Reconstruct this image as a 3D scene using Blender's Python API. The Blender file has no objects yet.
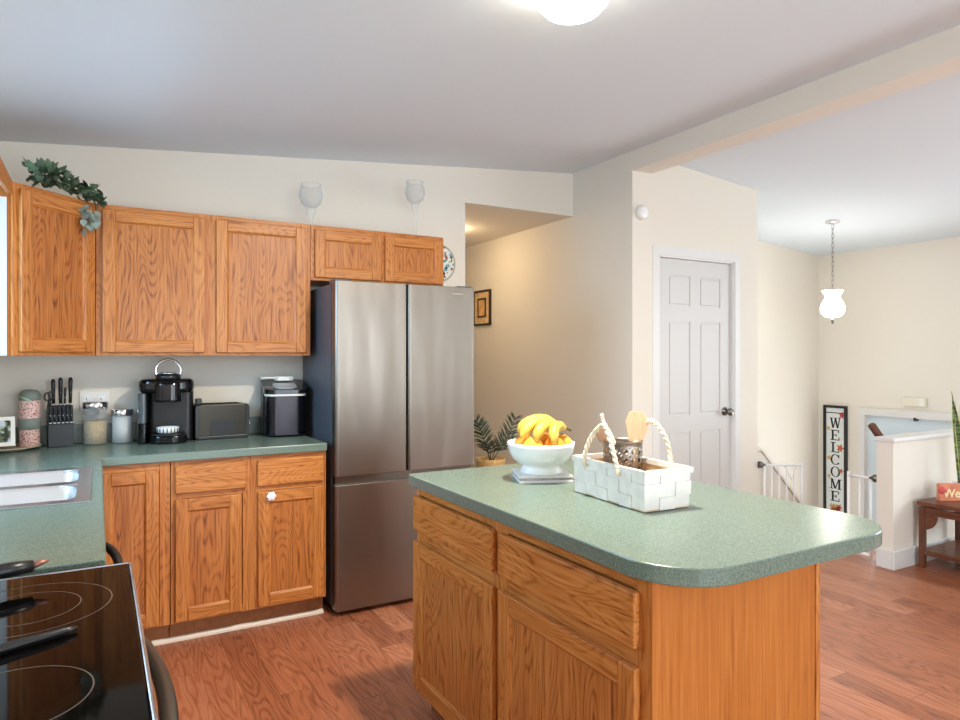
import bpy, bmesh, math, random
from mathutils import Vector, Matrix
random.seed(7)
PI = math.pi
S = bpy.context.scene
COL = S.collection

# ------------------------------------------------------------------ camera
cam_d = bpy.data.cameras.new('camera')
cam = bpy.data.objects.new('camera', cam_d)
COL.objects.link(cam)
cam.location = (0, 0, 1.37)
cam.rotation_euler = (PI / 2, 0, -math.atan(382 / 668))
cam_d.sensor_width = 36
cam_d.lens = 668 / 960 * 36
cam_d.shift_y = 4 / 960 * -1
cam_d.clip_start = 0.05
S.camera = cam

# ------------------------------------------------------------------ world, lights, exposure
W = bpy.data.worlds.new('sky')
S.world = W
W.use_nodes = True
bg = W.node_tree.nodes['Background']
bg.inputs[0].default_value = (0.62, 0.78, 1.0, 1)
bg.inputs[1].default_value = 1.0
S.view_settings.view_transform = 'Standard'
S.view_settings.look = 'None'
S.view_settings.exposure = 1.86
S.view_settings.gamma = 1
S.view_settings.use_curve_mapping = False


def area(name, loc, rot, sx, sy, power, color):
    l = bpy.data.lights.new(name, 'AREA')
    l.shape = 'RECTANGLE'
    l.size, l.size_y = sx, sy
    l.energy, l.color = power, color
    o = bpy.data.objects.new(name, l)
    COL.objects.link(o)
    o.location, o.rotation_euler = loc, rot
    return o


# daylight entering through the windows of the room
area('daylight_sink_window', (-1.00, 2.78, 1.74), (0, -PI / 2 + 0.70, 0), 0.8, 1.15, 16, (0.34, 0.68, 1.0))
area('daylight_patio_door', (1.6, -2.62, 1.25), (PI / 2, 0, 0), 3.2, 2.1, 24, (0.90, 0.98, 1.0))
area('daylight_front_window', (6.75, 0.0, 1.5), (0, PI / 2, 0), 1.5, 2.8, 23, (0.90, 0.98, 1.0))
area('daylight_entry_door', (6.70, 3.3, 0.1), (0, PI / 2, 0), 1.0, 0.8, 6, (0.93, 0.97, 1.0))


# ------------------------------------------------------------------ materials
def lin(c):
    return tuple(((v / 255) / 12.92 if v / 255 <= 0.04045 else ((v / 255 + 0.055) / 1.055) ** 2.4) for v in c) + (1,)


def mat(name, c, rough=0.5, metal=0.0, spec=0.5, noise=0.0, nscale=40, bump=0.0, bscale=200, **kw):
    m = bpy.data.materials.new(name)
    m.use_nodes = True
    nt = m.node_tree
    b = nt.nodes['Principled BSDF']
    b.inputs['Base Color'].default_value = lin(c)
    b.inputs['Roughness'].default_value = rough
    b.inputs['Metallic'].default_value = metal
    b.inputs['Specular IOR Level'].default_value = spec
    for k, v in kw.items():
        b.inputs[k.replace('_', ' ')].default_value = v
    tc = nt.nodes.new('ShaderNodeTexCoord')
    if noise > 0:
        n = nt.nodes.new('ShaderNodeTexNoise')
        n.inputs['Scale'].default_value = nscale
        n.inputs['Detail'].default_value = 4
        nt.links.new(tc.outputs['Object'], n.inputs['Vector'])
        r = nt.nodes.new('ShaderNodeValToRGB')
        l = lin(c)
        r.color_ramp.elements[0].position = 0.3
        r.color_ramp.elements[1].position = 0.7
        r.color_ramp.elements[0].color = tuple(v * (1 - noise) for v in l[:3]) + (1,)
        r.color_ramp.elements[1].color = tuple(min(1, v * (1 + noise)) for v in l[:3]) + (1,)
        nt.links.new(n.outputs['Fac'], r.inputs['Fac'])
        nt.links.new(r.outputs['Color'], b.inputs['Base Color'])
    if bump > 0:
        n2 = nt.nodes.new('ShaderNodeTexNoise')
        n2.inputs['Scale'].default_value = bscale
        nt.links.new(tc.outputs['Object'], n2.inputs['Vector'])
        bp = nt.nodes.new('ShaderNodeBump')
        bp.inputs['Strength'].default_value = bump
        bp.inputs['Distance'].default_value = 0.002
        nt.links.new(n2.outputs['Fac'], bp.inputs['Height'])
        nt.links.new(bp.outputs['Normal'], b.inputs['Normal'])
    return m


def nd(nt, t, **kw):
    n = nt.nodes.new(t)
    for k, v in kw.items():
        setattr(n, k, v)
    return n


def math_n(nt, op, a, b=None):
    n = nd(nt, 'ShaderNodeMath', operation=op)
    for i, v in enumerate((a, b)):
        if v is None:
            continue
        if isinstance(v, (int, float)):
            n.inputs[i].default_value = v
        else:
            nt.links.new(v, n.inputs[i])
    return n.outputs[0]


def oak(name, axis, dark, mid, light, rough=0.38, rings=74, fig=8.0, contrast=1.0):
    """Oak with cathedral figure: contour lines of a noise stretched along the grain, plus pores."""
    m = bpy.data.materials.new(name)
    m.use_nodes = True
    nt = m.node_tree
    L = nt.links
    b = nt.nodes['Principled BSDF']
    tc = nd(nt, 'ShaderNodeTexCoord')
    oi = nd(nt, 'ShaderNodeObjectInfo')
    off = nd(nt, 'ShaderNodeVectorMath', operation='SCALE')
    off.inputs[0].default_value = (13.1, 7.7, 9.3)
    L.new(oi.outputs['Random'], off.inputs['Scale'])
    add = nd(nt, 'ShaderNodeVectorMath', operation='ADD')
    L.new(tc.outputs['Object'], add.inputs[0])
    L.new(off.outputs[0], add.inputs[1])

    def stretched(along):
        mp = nd(nt, 'ShaderNodeMapping')
        sc = [1, 1, 1]
        sc['xyz'.index(axis)] = along
        mp.inputs['Scale'].default_value = sc
        L.new(add.outputs[0], mp.inputs['Vector'])
        return mp.outputs[0]
    n1 = nd(nt, 'ShaderNodeTexNoise')
    n1.inputs['Scale'].default_value = fig
    n1.inputs['Detail'].default_value = 1.5
    n1.inputs['Roughness'].default_value = 0.45
    L.new(stretched(0.17), n1.inputs['Vector'])
    sn = math_n(nt, 'SINE', math_n(nt, 'MULTIPLY', n1.outputs['Fac'], rings * 2.2))
    ring = math_n(nt, 'POWER', math_n(nt, 'ADD', math_n(nt, 'MULTIPLY', sn, 0.5), 0.5), 3.0)
    n2 = nd(nt, 'ShaderNodeTexNoise')
    n2.inputs['Scale'].default_value = 130
    n2.inputs['Detail'].default_value = 3
    L.new(stretched(0.035), n2.inputs['Vector'])
    n3 = nd(nt, 'ShaderNodeTexNoise')
    n3.inputs['Scale'].default_value = 3.0
    L.new(stretched(0.3), n3.inputs['Vector'])
    brk = math_n(nt, 'MULTIPLY', ring, math_n(nt, 'MAXIMUM', math_n(nt, 'SUBTRACT', math_n(nt, 'MULTIPLY', n2.outputs['Fac'], 2.6), 0.75), 0.0))
    f = math_n(nt, 'ADD', math_n(nt, 'MULTIPLY', brk, 0.36 * contrast),
               math_n(nt, 'MULTIPLY', n2.outputs['Fac'], 0.68))
    f = math_n(nt, 'ADD', f, math_n(nt, 'MULTIPLY', n3.outputs['Fac'], 0.25))
    r = nd(nt, 'ShaderNodeValToRGB')
    e = r.color_ramp.elements
    e[0].position, e[0].color = 0.28, lin(light)
    e[1].position, e[1].color = 0.95, lin(dark)
    k = e.new(0.52)
    k.color = lin(mid)
    L.new(f, r.inputs['Fac'])
    L.new(r.outputs['Color'], b.inputs['Base Color'])
    b.inputs['Roughness'].default_value = rough
    b.inputs['Specular IOR Level'].default_value = 0.4
    bp = nd(nt, 'ShaderNodeBump')
    bp.inputs['Strength'].default_value = 0.12
    bp.inputs['Distance'].default_value = 0.001
    L.new(n2.outputs['Fac'], bp.inputs['Height'])
    L.new(bp.outputs['Normal'], b.inputs['Normal'])
    return m


OK_D, OK_M, OK_L = (134, 72, 24), (186, 114, 52), (206, 138, 74)
oak_z = oak('oak_vertical_grain', 'z', OK_D, OK_M, OK_L)
oak_x = oak('oak_horizontal_grain', 'x', OK_D, OK_M, OK_L)
oak_panel = oak('oak_panel', 'z', (120, 62, 20), (178, 106, 48), (198, 128, 66), contrast=1.3)
oak_end = oak('oak_end_panel', 'z', (138, 74, 24), (176, 102, 40), (190, 118, 54), rings=20, contrast=0.5)
walnut_y = oak('dark_stained_wood', 'y', (58, 30, 18), (98, 56, 36), (120, 74, 50), rings=20, contrast=0.6)
walnut_z = oak('dark_stained_wood_post', 'z', (58, 30, 18), (98, 56, 36), (120, 74, 50), rings=20, contrast=0.6)
pale_wood = oak('pale_wood', 'z', (196, 150, 104), (222, 180, 134), (232, 196, 152), rings=12, contrast=0.5)


def floor_mat():
    m = bpy.data.materials.new('laminate_planks')
    m.use_nodes = True
    nt = m.node_tree
    L = nt.links
    b = nt.nodes['Principled BSDF']
    tc = nd(nt, 'ShaderNodeTexCoord')
    sep = nd(nt, 'ShaderNodeSeparateXYZ')
    L.new(tc.outputs['Object'], sep.inputs[0])
    pw, pl = 0.128, 1.21
    col = math_n(nt, 'FLOOR', math_n(nt, 'DIVIDE', sep.outputs['X'], pw))
    wn = nd(nt, 'ShaderNodeTexWhiteNoise', noise_dimensions='1D')
    L.new(col, wn.inputs['W'])
    yy = math_n(nt, 'ADD', math_n(nt, 'DIVIDE', sep.outputs['Y'], pl), math_n(nt, 'MULTIPLY', wn.outputs['Value'], 5.0))
    row = math_n(nt, 'FLOOR', yy)
    idv = math_n(nt, 'ADD', math_n(nt, 'MULTIPLY', col, 17.31), math_n(nt, 'MULTIPLY', row, 5.77))
    wn2 = nd(nt, 'ShaderNodeTexWhiteNoise', noise_dimensions='1D')
    L.new(idv, wn2.inputs['W'])
    comb = nd(nt, 'ShaderNodeCombineXYZ')
    L.new(math_n(nt, 'ADD', sep.outputs['X'], math_n(nt, 'MULTIPLY', wn2.outputs['Value'], 31.0)), comb.inputs[0])
    L.new(math_n(nt, 'MULTIPLY', sep.outputs['Y'], 0.13), comb.inputs[1])
    n1 = nd(nt, 'ShaderNodeTexNoise')
    n1.inputs['Scale'].default_value = 7.0
    n1.inputs['Detail'].default_value = 2.5
    n1.inputs['Roughness'].default_value = 0.45
    L.new(comb.outputs[0], n1.inputs['Vector'])
    sn = math_n(nt, 'SINE', math_n(nt, 'MULTIPLY', n1.outputs['Fac'], 130.0))
    ring = math_n(nt, 'POWER', math_n(nt, 'ADD', math_n(nt, 'MULTIPLY', sn, 0.5), 0.5), 2.6)
    comb2 = nd(nt, 'ShaderNodeCombineXYZ')
    L.new(math_n(nt, 'ADD', sep.outputs['X'], math_n(nt, 'MULTIPLY', wn2.outputs['Value'], 13.0)), comb2.inputs[0])
    L.new(math_n(nt, 'MULTIPLY', sep.outputs['Y'], 0.04), comb2.inputs[1])
    n2 = nd(nt, 'ShaderNodeTexNoise')
    n2.inputs['Scale'].default_value = 90
    n2.inputs['Detail'].default_value = 3
    L.new(comb2.outputs[0], n2.inputs['Vector'])
    f = math_n(nt, 'ADD', math_n(nt, 'MULTIPLY', ring, 0.20), math_n(nt, 'MULTIPLY', n2.outputs['Fac'], 0.50))
    f = math_n(nt, 'ADD', f, math_n(nt, 'MULTIPLY', wn2.outputs['Value'], 0.32))
    f = math_n(nt, 'ADD', f, math_n(nt, 'MULTIPLY', n1.outputs['Fac'], 0.18))
    r = nd(nt, 'ShaderNodeValToRGB')
    e = r.color_ramp.elements
    e[0].position, e[0].color = 0.25, lin((190, 130, 98))
    e[1].position, e[1].color = 0.95, lin((106, 56, 36))
    k = e.new(0.55)
    k.color = lin((168, 101, 68))
    L.new(f, r.inputs['Fac'])
    # narrow seams between planks
    fx = math_n(nt, 'FRACT', math_n(nt, 'DIVIDE', sep.outputs['X'], pw))
    fy = math_n(nt, 'FRACT', yy)
    seam = math_n(nt, 'MAXIMUM', math_n(nt, 'LESS_THAN', fx, 0.014), math_n(nt, 'LESS_THAN', fy, 0.0022))
    mix = nd(nt, 'ShaderNodeMix', data_type='RGBA')
    L.new(math_n(nt, 'MULTIPLY', seam, 0.6), mix.inputs[0])
    L.new(r.outputs['Color'], mix.inputs[6])
    mix.inputs[7].default_value = lin((70, 38, 26))
    L.new(mix.outputs[2], b.inputs['Base Color'])
    b.inputs['Roughness'].default_value = 0.36
    b.inputs['Specular IOR Level'].default_value = 0.45
    return m


def counter_mat():
    m = mat('green_laminate', (106, 122, 110), rough=0.25, spec=0.5)
    nt = m.node_tree
    L = nt.links
    b = nt.nodes['Principled BSDF']
    tc = nd(nt, 'ShaderNodeTexCoord')
    n = nd(nt, 'ShaderNodeTexNoise')
    n.inputs['Scale'].default_value = 260
    n.inputs['Detail'].default_value = 3
    L.new(tc.outputs['Object'], n.inputs['Vector'])
    r = nd(nt, 'ShaderNodeValToRGB')
    e = r.color_ramp.elements
    e[0].position, e[0].color = 0.32, lin((86, 105, 96))
    e[1].position, e[1].color = 0.68, lin((122, 137, 122))
    L.new(n.outputs['Fac'], r.inputs['Fac'])
    L.new(r.outputs['Color'], b.inputs['Base Color'])
    return m


def steel_mat(name, c, rough, axis='z'):
    m = mat(name, c, rough=rough, metal=1.0)
    nt = m.node_tree
    b = nt.nodes['Principled BSDF']
    tc = nd(nt, 'ShaderNodeTexCoord')
    mp = nd(nt, 'ShaderNodeMapping')
    sc = [300, 300, 300]
    sc['xyz'.index(axis)] = 3
    mp.inputs['Scale'].default_value = sc
    n = nd(nt, 'ShaderNodeTexNoise')
    n.inputs['Scale'].default_value = 1.0
    nt.links.new(tc.outputs['Object'], mp.inputs['Vector'])
    nt.links.new(mp.outputs[0], n.inputs['Vector'])
    mr = nd(nt, 'ShaderNodeMapRange')
    mr.inputs[3].default_value = rough - 0.015
    mr.inputs[4].default_value = rough + 0.02
    b.inputs['Anisotropic'].default_value = 0.5
    wv = nd(nt, 'ShaderNodeMapping')
    wv.inputs['Scale'].default_value = [(5.0, 5.0, 5.0), (1.1, 5.0, 5.0), (5.0, 5.0, 1.1)]['yxz'.index(axis)]
    wn_ = nd(nt, 'ShaderNodeTexNoise')
    wn_.inputs['Scale'].default_value = 1.6
    wn_.inputs['Detail'].default_value = 1.0
    nt.links.new(tc.outputs['Object'], wv.inputs['Vector'])
    nt.links.new(wv.outputs[0], wn_.inputs['Vector'])
    bp = nd(nt, 'ShaderNodeBump')
    bp.inputs['Strength'].default_value = 0.35
    bp.inputs['Distance'].default_value = 0.02
    nt.links.new(wn_.outputs['Fac'], bp.inputs['Height'])
    nt.links.new(bp.outputs['Normal'], b.inputs['Normal'])
    nt.links.new(n.outputs['Fac'], mr.inputs[0])
    nt.links.new(mr.outputs[0], b.inputs['Roughness'])
    return m


def emit_mat(name, c, strength, base=(255, 255, 255)):
    m = mat(name, base, rough=0.25)
    b = m.node_tree.nodes['Principled BSDF']
    b.inputs['Emission Color'].default_value = lin(c)
    b.inputs['Emission Strength'].default_value = strength
    return m


M_wall = mat('cream_wall_paint', (228, 221, 208), rough=0.7, spec=0.25, bump=0.05, bscale=90)
M_ceil = mat('ceiling_paint', (222, 231, 236), rough=0.9, spec=0.1, bump=0.08, bscale=120)
M_trim = mat('white_trim_paint', (221, 219, 215), rough=0.4)
M_door = mat('white_door_paint', (206, 204, 200), rough=0.42)
M_bdoor = mat('pale_blue_door_paint', (206, 220, 228), rough=0.45)
M_floor = floor_mat()
M_green = counter_mat()
M_steel = steel_mat('brushed_stainless', (142, 133, 123), 0.35, 'z')
M_steelh = steel_mat('brushed_stainless_bright', (214, 216, 222), 0.22, 'x')
M_sink = mat('sink_steel', (222, 228, 236), rough=0.25, metal=1.0)
M_chrome = mat('chrome', (225, 225, 228), rough=0.12, metal=1.0)
M_nickel = mat('satin_nickel', (120, 118, 112), rough=0.3, metal=1.0)
M_fside = mat('dark_grey_appliance_side', (86, 88, 96), rough=0.4, spec=0.5)
M_black = mat('black_plastic', (20, 20, 22), rough=0.35)
M_blackg = mat('gloss_black_plastic', (10, 10, 12), rough=0.12)
M_char = mat('charcoal_plastic', (26, 26, 29), rough=0.45)
M_glassk = mat('black_ceramic_glass', (8, 7, 7), rough=0.05, spec=0.08)
M_ringm = mat('burner_ring_print', (96, 88, 84), rough=0.2)
M_white = mat('white_ceramic', (240, 240, 238), rough=0.18)
M_whiteplastic = mat('white_plastic', (235, 233, 226), rough=0.4)
M_kick = mat('toe_kick_brown', (146, 90, 46), rough=0.6, noise=0.15)
M_shoe = mat('shoe_moulding_white', (232, 222, 206), rough=0.5)
M_gap = mat('dark_recess', (16, 14, 12), rough=0.8)


def glass_mat(name, c=(255, 255, 255), rough=0.02, ior=1.45):
    m = mat(name, c, rough=rough)
    b = m.node_tree.nodes['Principled BSDF']
    b.inputs['Transmission Weight'].default_value = 1.0
    b.inputs['IOR'].default_value = ior
    return m


def thin_glass(name, c=(240, 246, 248), clear=0.75):
    m = bpy.data.materials.new(name)
    m.use_nodes = True
    nt = m.node_tree
    out = nt.nodes['Material Output']
    b = nt.nodes['Principled BSDF']
    b.inputs['Base Color'].default_value = lin(c)
    b.inputs['Roughness'].default_value = 0.05
    tr = nd(nt, 'ShaderNodeBsdfTransparent')
    mx = nd(nt, 'ShaderNodeMixShader')
    fr = nd(nt, 'ShaderNodeLayerWeight')
    fr.inputs['Blend'].default_value = 0.35
    k = math_n(nt, 'ADD', math_n(nt, 'MULTIPLY', fr.outputs['Facing'], 0.42), 1 - clear)
    nt.links.new(k, mx.inputs[0])
    nt.links.new(tr.outputs[0], mx.inputs[1])
    nt.links.new(b.outputs[0], mx.inputs[2])
    nt.links.new(mx.outputs[0], out.inputs[0])
    return m


M_glass = thin_glass('clear_glass', (205, 211, 213), clear=0.94)
M_pane = thin_glass('window_pane', (225, 238, 245), 0.9)


# ------------------------------------------------------------------ builders
class MB:
    """Collects shapes in one mesh. o = origin subtracted from coordinates given in room metres."""

    def __init__(self, o=(0, 0, 0)):
        self.bm = bmesh.new()
        self.o = Vector(o)
        self.mi = 0
        self.M = Matrix.Identity(4)

    def _take(self, src, smooth=False):
        vm = {}
        for v in src.verts:
            vm[v] = self.bm.verts.new(self.M @ (v.co - self.o))
        for f in src.faces:
            try:
                nf = self.bm.faces.new([vm[v] for v in f.verts])
            except ValueError:
                continue
            nf.material_index = self.mi
            nf.smooth = smooth or f.smooth
        src.free()

    def box(self, x0, x1, y0, y1, z0, z1, bev=0.0, seg=2):
        t = bmesh.new()
        bmesh.ops.create_cube(t, size=1)
        for v in t.verts:
            v.co = Vector(((x0 + x1) / 2 + v.co.x * (x1 - x0), (y0 + y1) / 2 + v.co.y * (y1 - y0),
                           (z0 + z1) / 2 + v.co.z * (z1 - z0)))
        if bev > 0:
            bmesh.ops.bevel(t, geom=t.edges[:], offset=bev, segments=seg, affect='EDGES', profile=0.5)
        self._take(t)
        return self

    def prism(self, pts, z0, z1, bev=0.0, seg=2, plane='xy'):
        t = bmesh.new()

        def P(a, b, c):
            return {'xy': (a, b, c), 'xz': (a, c, b), 'yz': (c, a, b)}[plane]
        lo = [t.verts.new(P(a, b, z0)) for a, b in pts]
        hi = [t.verts.new(P(a, b, z1)) for a, b in pts]
        t.faces.new(list(reversed(lo)))
        t.faces.new(hi)
        n = len(pts)
        for i in range(n):
            t.faces.new((lo[i], lo[(i + 1) % n], hi[(i + 1) % n], hi[i]))
        bmesh.ops.recalc_face_normals(t, faces=t.faces[:])
        if bev > 0:
            es = [e for e in t.edges if abs(P(*(0, 0, 1))[0] * (e.verts[0].co - e.verts[1].co).x +
                                            P(*(0, 0, 1))[1] * (e.verts[0].co - e.verts[1].co).y +
                                            P(*(0, 0, 1))[2] * (e.verts[0].co - e.verts[1].co).z) < 1e-6]
            bmesh.ops.bevel(t, geom=es, offset=bev, segments=seg, affect='EDGES', profile=0.5)
        self._take(t)
        return self

    def grid(self, A, B, holes, t0, t1, plane):
        """A slab cut from the grid of lines A x B leaving out the cells in holes."""
        t = bmesh.new()

        def P(a, b, c):
            return {'xy': (a, b, c), 'xz': (a, c, b), 'yz': (c, a, b)}[plane]
        vs = {}

        def V(i, j, k):
            if (i, j, k) not in vs:
                vs[i, j, k] = t.verts.new(P(A[i], B[j], (t0, t1)[k]))
            return vs[i, j, k]
        na, nb = len(A) - 1, len(B) - 1

        def full(i, j):
            return 0 <= i < na and 0 <= j < nb and (i, j) not in holes
        for i in range(na):
            for j in range(nb):
                if not full(i, j):
                    continue
                t.faces.new((V(i, j, 0), V(i, j + 1, 0), V(i + 1, j + 1, 0), V(i + 1, j, 0)))
                t.faces.new((V(i, j, 1), V(i + 1, j, 1), V(i + 1, j + 1, 1), V(i, j + 1, 1)))
                for (di, dj, p, q) in ((-1, 0, (i, j), (i, j + 1)), (1, 0, (i + 1, j), (i + 1, j + 1)),
                                       (0, -1, (i, j), (i + 1, j)), (0, 1, (i, j + 1), (i + 1, j + 1))):
                    if not full(i + di, j + dj):
                        t.faces.new((V(*p, 0), V(*q, 0), V(*q, 1), V(*p, 1)))
        bmesh.ops.recalc_face_normals(t, faces=t.faces[:])
        self._take(t)
        return self

    def lathe(self, prof, cx=0, cy=0, n=32, smooth=True, sx=1, sy=1):
        t = bmesh.new()
        rings = []
        for r, z in prof:
            if r < 1e-6:
                rings.append([t.verts.new((cx, cy, z))])
            else:
                rings.append([t.verts.new((cx + sx * r * math.cos(2 * PI * k / n), cy + sy * r * math.sin(2 * PI * k / n), z))
                              for k in range(n)])
        for a, b in zip(rings, rings[1:]):
            for k in range(n):
                p, q = k, (k + 1) % n
                if len(a) == 1 and len(b) == 1:
                    continue
                if len(a) == 1:
                    t.faces.new((a[0], b[q], b[p]))
                elif len(b) == 1:
                    t.faces.new((a[p], a[q], b[0]))
                else:
                    t.faces.new((a[p], a[q], b[q], b[p]))
        bmesh.ops.recalc_face_normals(t, faces=t.faces[:])
        self._take(t, smooth)
        return self

    def tube(self, pts, r, n=10, closed=False, flat=1.0):
        pts = [Vector(p) for p in pts]
        m = len(pts)
        rad = r if isinstance(r, (list, tuple)) else [r] * m
        t = bmesh.new()
        rings = []
        up = None
        for i, p in enumerate(pts):
            if closed:
                d = pts[(i + 1) % m] - pts[i - 1]
            else:
                d = pts[min(i + 1, m - 1)] - pts[max(i - 1, 0)]
            d.normalize()
            if up is None:
                up = Vector((0, 0, 1)) if abs(d.z) < 0.9 else Vector((1, 0, 0))
            s = d.cross(up)
            if s.length < 1e-5:
                s = d.orthogonal()
            s.normalize()
            up = s.cross(d).normalized()
            rings.append([t.verts.new(p + (s * math.cos(2 * PI * k / n) + up * flat * math.sin(2 * PI * k / n)) * rad[i])
                          for k in range(n)])
        rng = range(m) if closed else range(m - 1)
        for i in rng:
            a, b = rings[i], rings[(i + 1) % m]
            for k in range(n):
                t.faces.new((a[k], a[(k + 1) % n], b[(k + 1) % n], b[k]))
        if not closed:
            t.faces.new(list(reversed(rings[0])))
            t.faces.new(rings[-1])
        bmesh.ops.recalc_face_normals(t, faces=t.faces[:])
        self._take(t, True)
        return self

    def ball(self, c, r, sx=1, sy=1, sz=1, u=20, v=12):
        t = bmesh.new()
        bmesh.ops.create_uvsphere(t, u_segments=u, v_segments=v, radius=r)
        for q in t.verts:
            q.co = Vector((c[0] + q.co.x * sx, c[1] + q.co.y * sy, c[2] + q.co.z * sz))
        self._take(t, True)
        return self

    def poly(self, pts):
        vs = [self.bm.verts.new(self.M @ (Vector(p) - self.o)) for p in pts]
        f = self.bm.faces.new(vs)
        f.material_index = self.mi
        return self

    def build(self, name, mats, parent=None):
        me = bpy.data.meshes.new(name)
        self.bm.to_mesh(me)
        self.bm.free()
        for m in (mats if isinstance(mats, (list, tuple)) else [mats]):
            me.materials.append(m)
        o = bpy.data.objects.new(name, me)
        COL.objects.link(o)
        if parent is not None:
            o.parent = parent
        return o


def tag(o, label=None, cat=None, group=None, kind=None):
    if label:
        o['label'] = label
    if cat:
        o['category'] = cat
    if group:
        o['group'] = group
    if kind:
        o['kind'] = kind
    return o


def thing(name, label, cat, loc=(0, 0, 0), rz=0.0, group=None):
    o = bpy.data.objects.new(name, None)
    o.empty_display_size = 0.05
    COL.objects.link(o)
    o.location = loc
    o.rotation_euler = (0, 0, rz)
    return tag(o, label, cat, group)


def struct(name, mb, m, parent=None, label=None, cat=None):
    o = mb.build(name, m, parent)
    if parent is None:
        o['kind'] = 'structure'
        if label:
            o['label'] = label
        if cat:
            o['category'] = cat
    return o


def arc(cx, cy, r, a0, a1, n):
    return [(cx + r * math.cos(a0 + (a1 - a0) * k / n), cy + r * math.sin(a0 + (a1 - a0) * k / n)) for k in range(n + 1)]


def rrect(x0, x1, y0, y1, rs, n=8):
    """Rounded rectangle; rs = radii at (x0,y0), (x1,y0), (x1,y1), (x0,y1)."""
    out = []
    for (cx, cy, r, a) in ((x0 + rs[0], y0 + rs[0], rs[0], PI), (x1 - rs[1], y0 + rs[1], rs[1], 1.5 * PI),
                           (x1 - rs[2], y1 - rs[2], rs[2], 0), (x0 + rs[3], y1 - rs[3], rs[3], 0.5 * PI)):
        if r < 1e-6:
            out.append((cx, cy))
        else:
            out += arc(cx, cy, r, a, a + PI / 2, n)
    return out


# ------------------------------------------------------------------ the room
YB, XL, XR, XH = 4.09, -0.62, 6.80, 3.16      # back wall, left wall, right wall, hall wall
YF = -2.7
RIDGE = 3.245


def ceil_z(x):
    return 2.483 + 0.09 * x if x < RIDGE else 2.483 + 0.09 * RIDGE - 0.09 * (x - RIDGE)


SX0, SY0, SY1 = 4.45, 2.50, 4.48              # stair opening in the floor
mb = MB()
mb.grid([XL - .12, 2.22, XH, SX0, XR + .12], [YF - .12, SY0, YB, 7.1], {(3, 1), (3, 2), (0, 2), (2, 2)}, -0.2, 0, 'xy')
struct('floor', mb, M_floor)
mb = MB()
zl, zr, zt = ceil_z(XL - .12), ceil_z(XR + .12), ceil_z(RIDGE)
mb.prism([(XL - .12, zl), (RIDGE, zt), (XR + .12, zr), (XR + .12, zr + .1), (RIDGE, zt + .1), (XL - .12, zl + .1)], YF - .12, 4.62, plane='xz')
struct('ceiling', mb, M_ceil)
struct('ceiling_hall', MB().box(2.08, XH + .05, YB + .12, 7.1, 2.44, 2.54), M_wall)
struct('wall_back', MB().grid([XL - .12, 2.22, XH], [0, 2.44, 2.80], {(1, 0)}, YB, YB + .12, 'xz'), M_wall)
struct('wall_left', MB().grid([YF - .12, 2.22, 3.36, YB], [0, 1.13, 2.08, 2.60], {(1, 1)}, XL - .12, XL, 'yz'), M_wall)
struct('wall_hall_left', MB().box(2.10, 2.22, YB + .12, 7.0, 0, 2.44), M_wall)
struct('wall_hall_end', MB().box(2.22, XH, 7.0, 7.12, 0, 2.44), M_wall)
struct('wall_hall_right', MB().box(XH, 3.345, 3.435, 7.12, 0, 2.85), M_wall)
struct('beam', MB().box(XH, 3.335, YF, 3.435, 2.635, 2.85), M_wall)
DX0, DX1, DZ = 3.42, 4.20, 2.08                # closet door opening
struct('wall_closet', MB().grid([3.345, DX0, DX1, 4.48], [0, DZ, 2.80], {(1, 0)}, 3.46, 3.57, 'xz'), M_wall)
struct('wall_closet_side', MB().box(4.37, 4.48, 3.57, SY1, -0.2, 2.75), M_wall)
struct('wall_stair', MB().box(4.37, XR + .12, SY1, SY1 + .12, -2.6, 2.72), M_wall)
struct('wall_right', MB().grid([YF - .12, -1.4, 1.4, 3.02, 3.97, SY1], [-1.30, 0.77, 0.80, 2.20, 2.65],
                               {(1, 2), (3, 0)}, XR, XR + .12, 'yz'), M_wall)
struct('wall_front', MB().grid([XL - .12, 0.0, 3.2, XR + .12], [0, 0.2, 2.3, 2.85], {(1, 1), (1, 0)}, YF - .12, YF, 'xz'), M_wall)
# window over the sink, patio door, front window (frames; daylight comes through them)


def window(name, fn, a0, a1, z0, z1, mull):
    f = MB()
    w = 0.05
    A = [a0, a0 + w]
    for q in mull:
        A += [q - w / 2, q + w / 2]
    A += [a1 - w, a1]
    holes = {(i, 1) for i in range(1, len(A) - 1, 2)}
    fn(f, A, [z0, z0 + w, z1 - w, z1], holes, 0.06)
    o = struct(name, f, M_trim)
    g = MB()
    fn(g, [a0 + w, a1 - w], [z0 + w, z1 - w], set(), 0.006)
    g.build('pane', M_pane, o)
    return o


window('window_1', lambda f, A, B, h, t: f.grid(A, B, h, XL - .11, XL - .11 + t, 'yz'), 2.22, 3.36, 1.13, 2.08, [2.79])
window('window_2', lambda f, A, B, h, t: f.grid(A, B, h, YF - .11, YF - .11 + t, 'xz'), 0.0, 3.2, 0.0, 2.3, [1.6])
window('window_3', lambda f, A, B, h, t: f.grid(A, B, h, XR + .05, XR + .05 + t, 'yz'), -1.4, 1.4, 0.8, 2.2, [-.5, .5])

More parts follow.
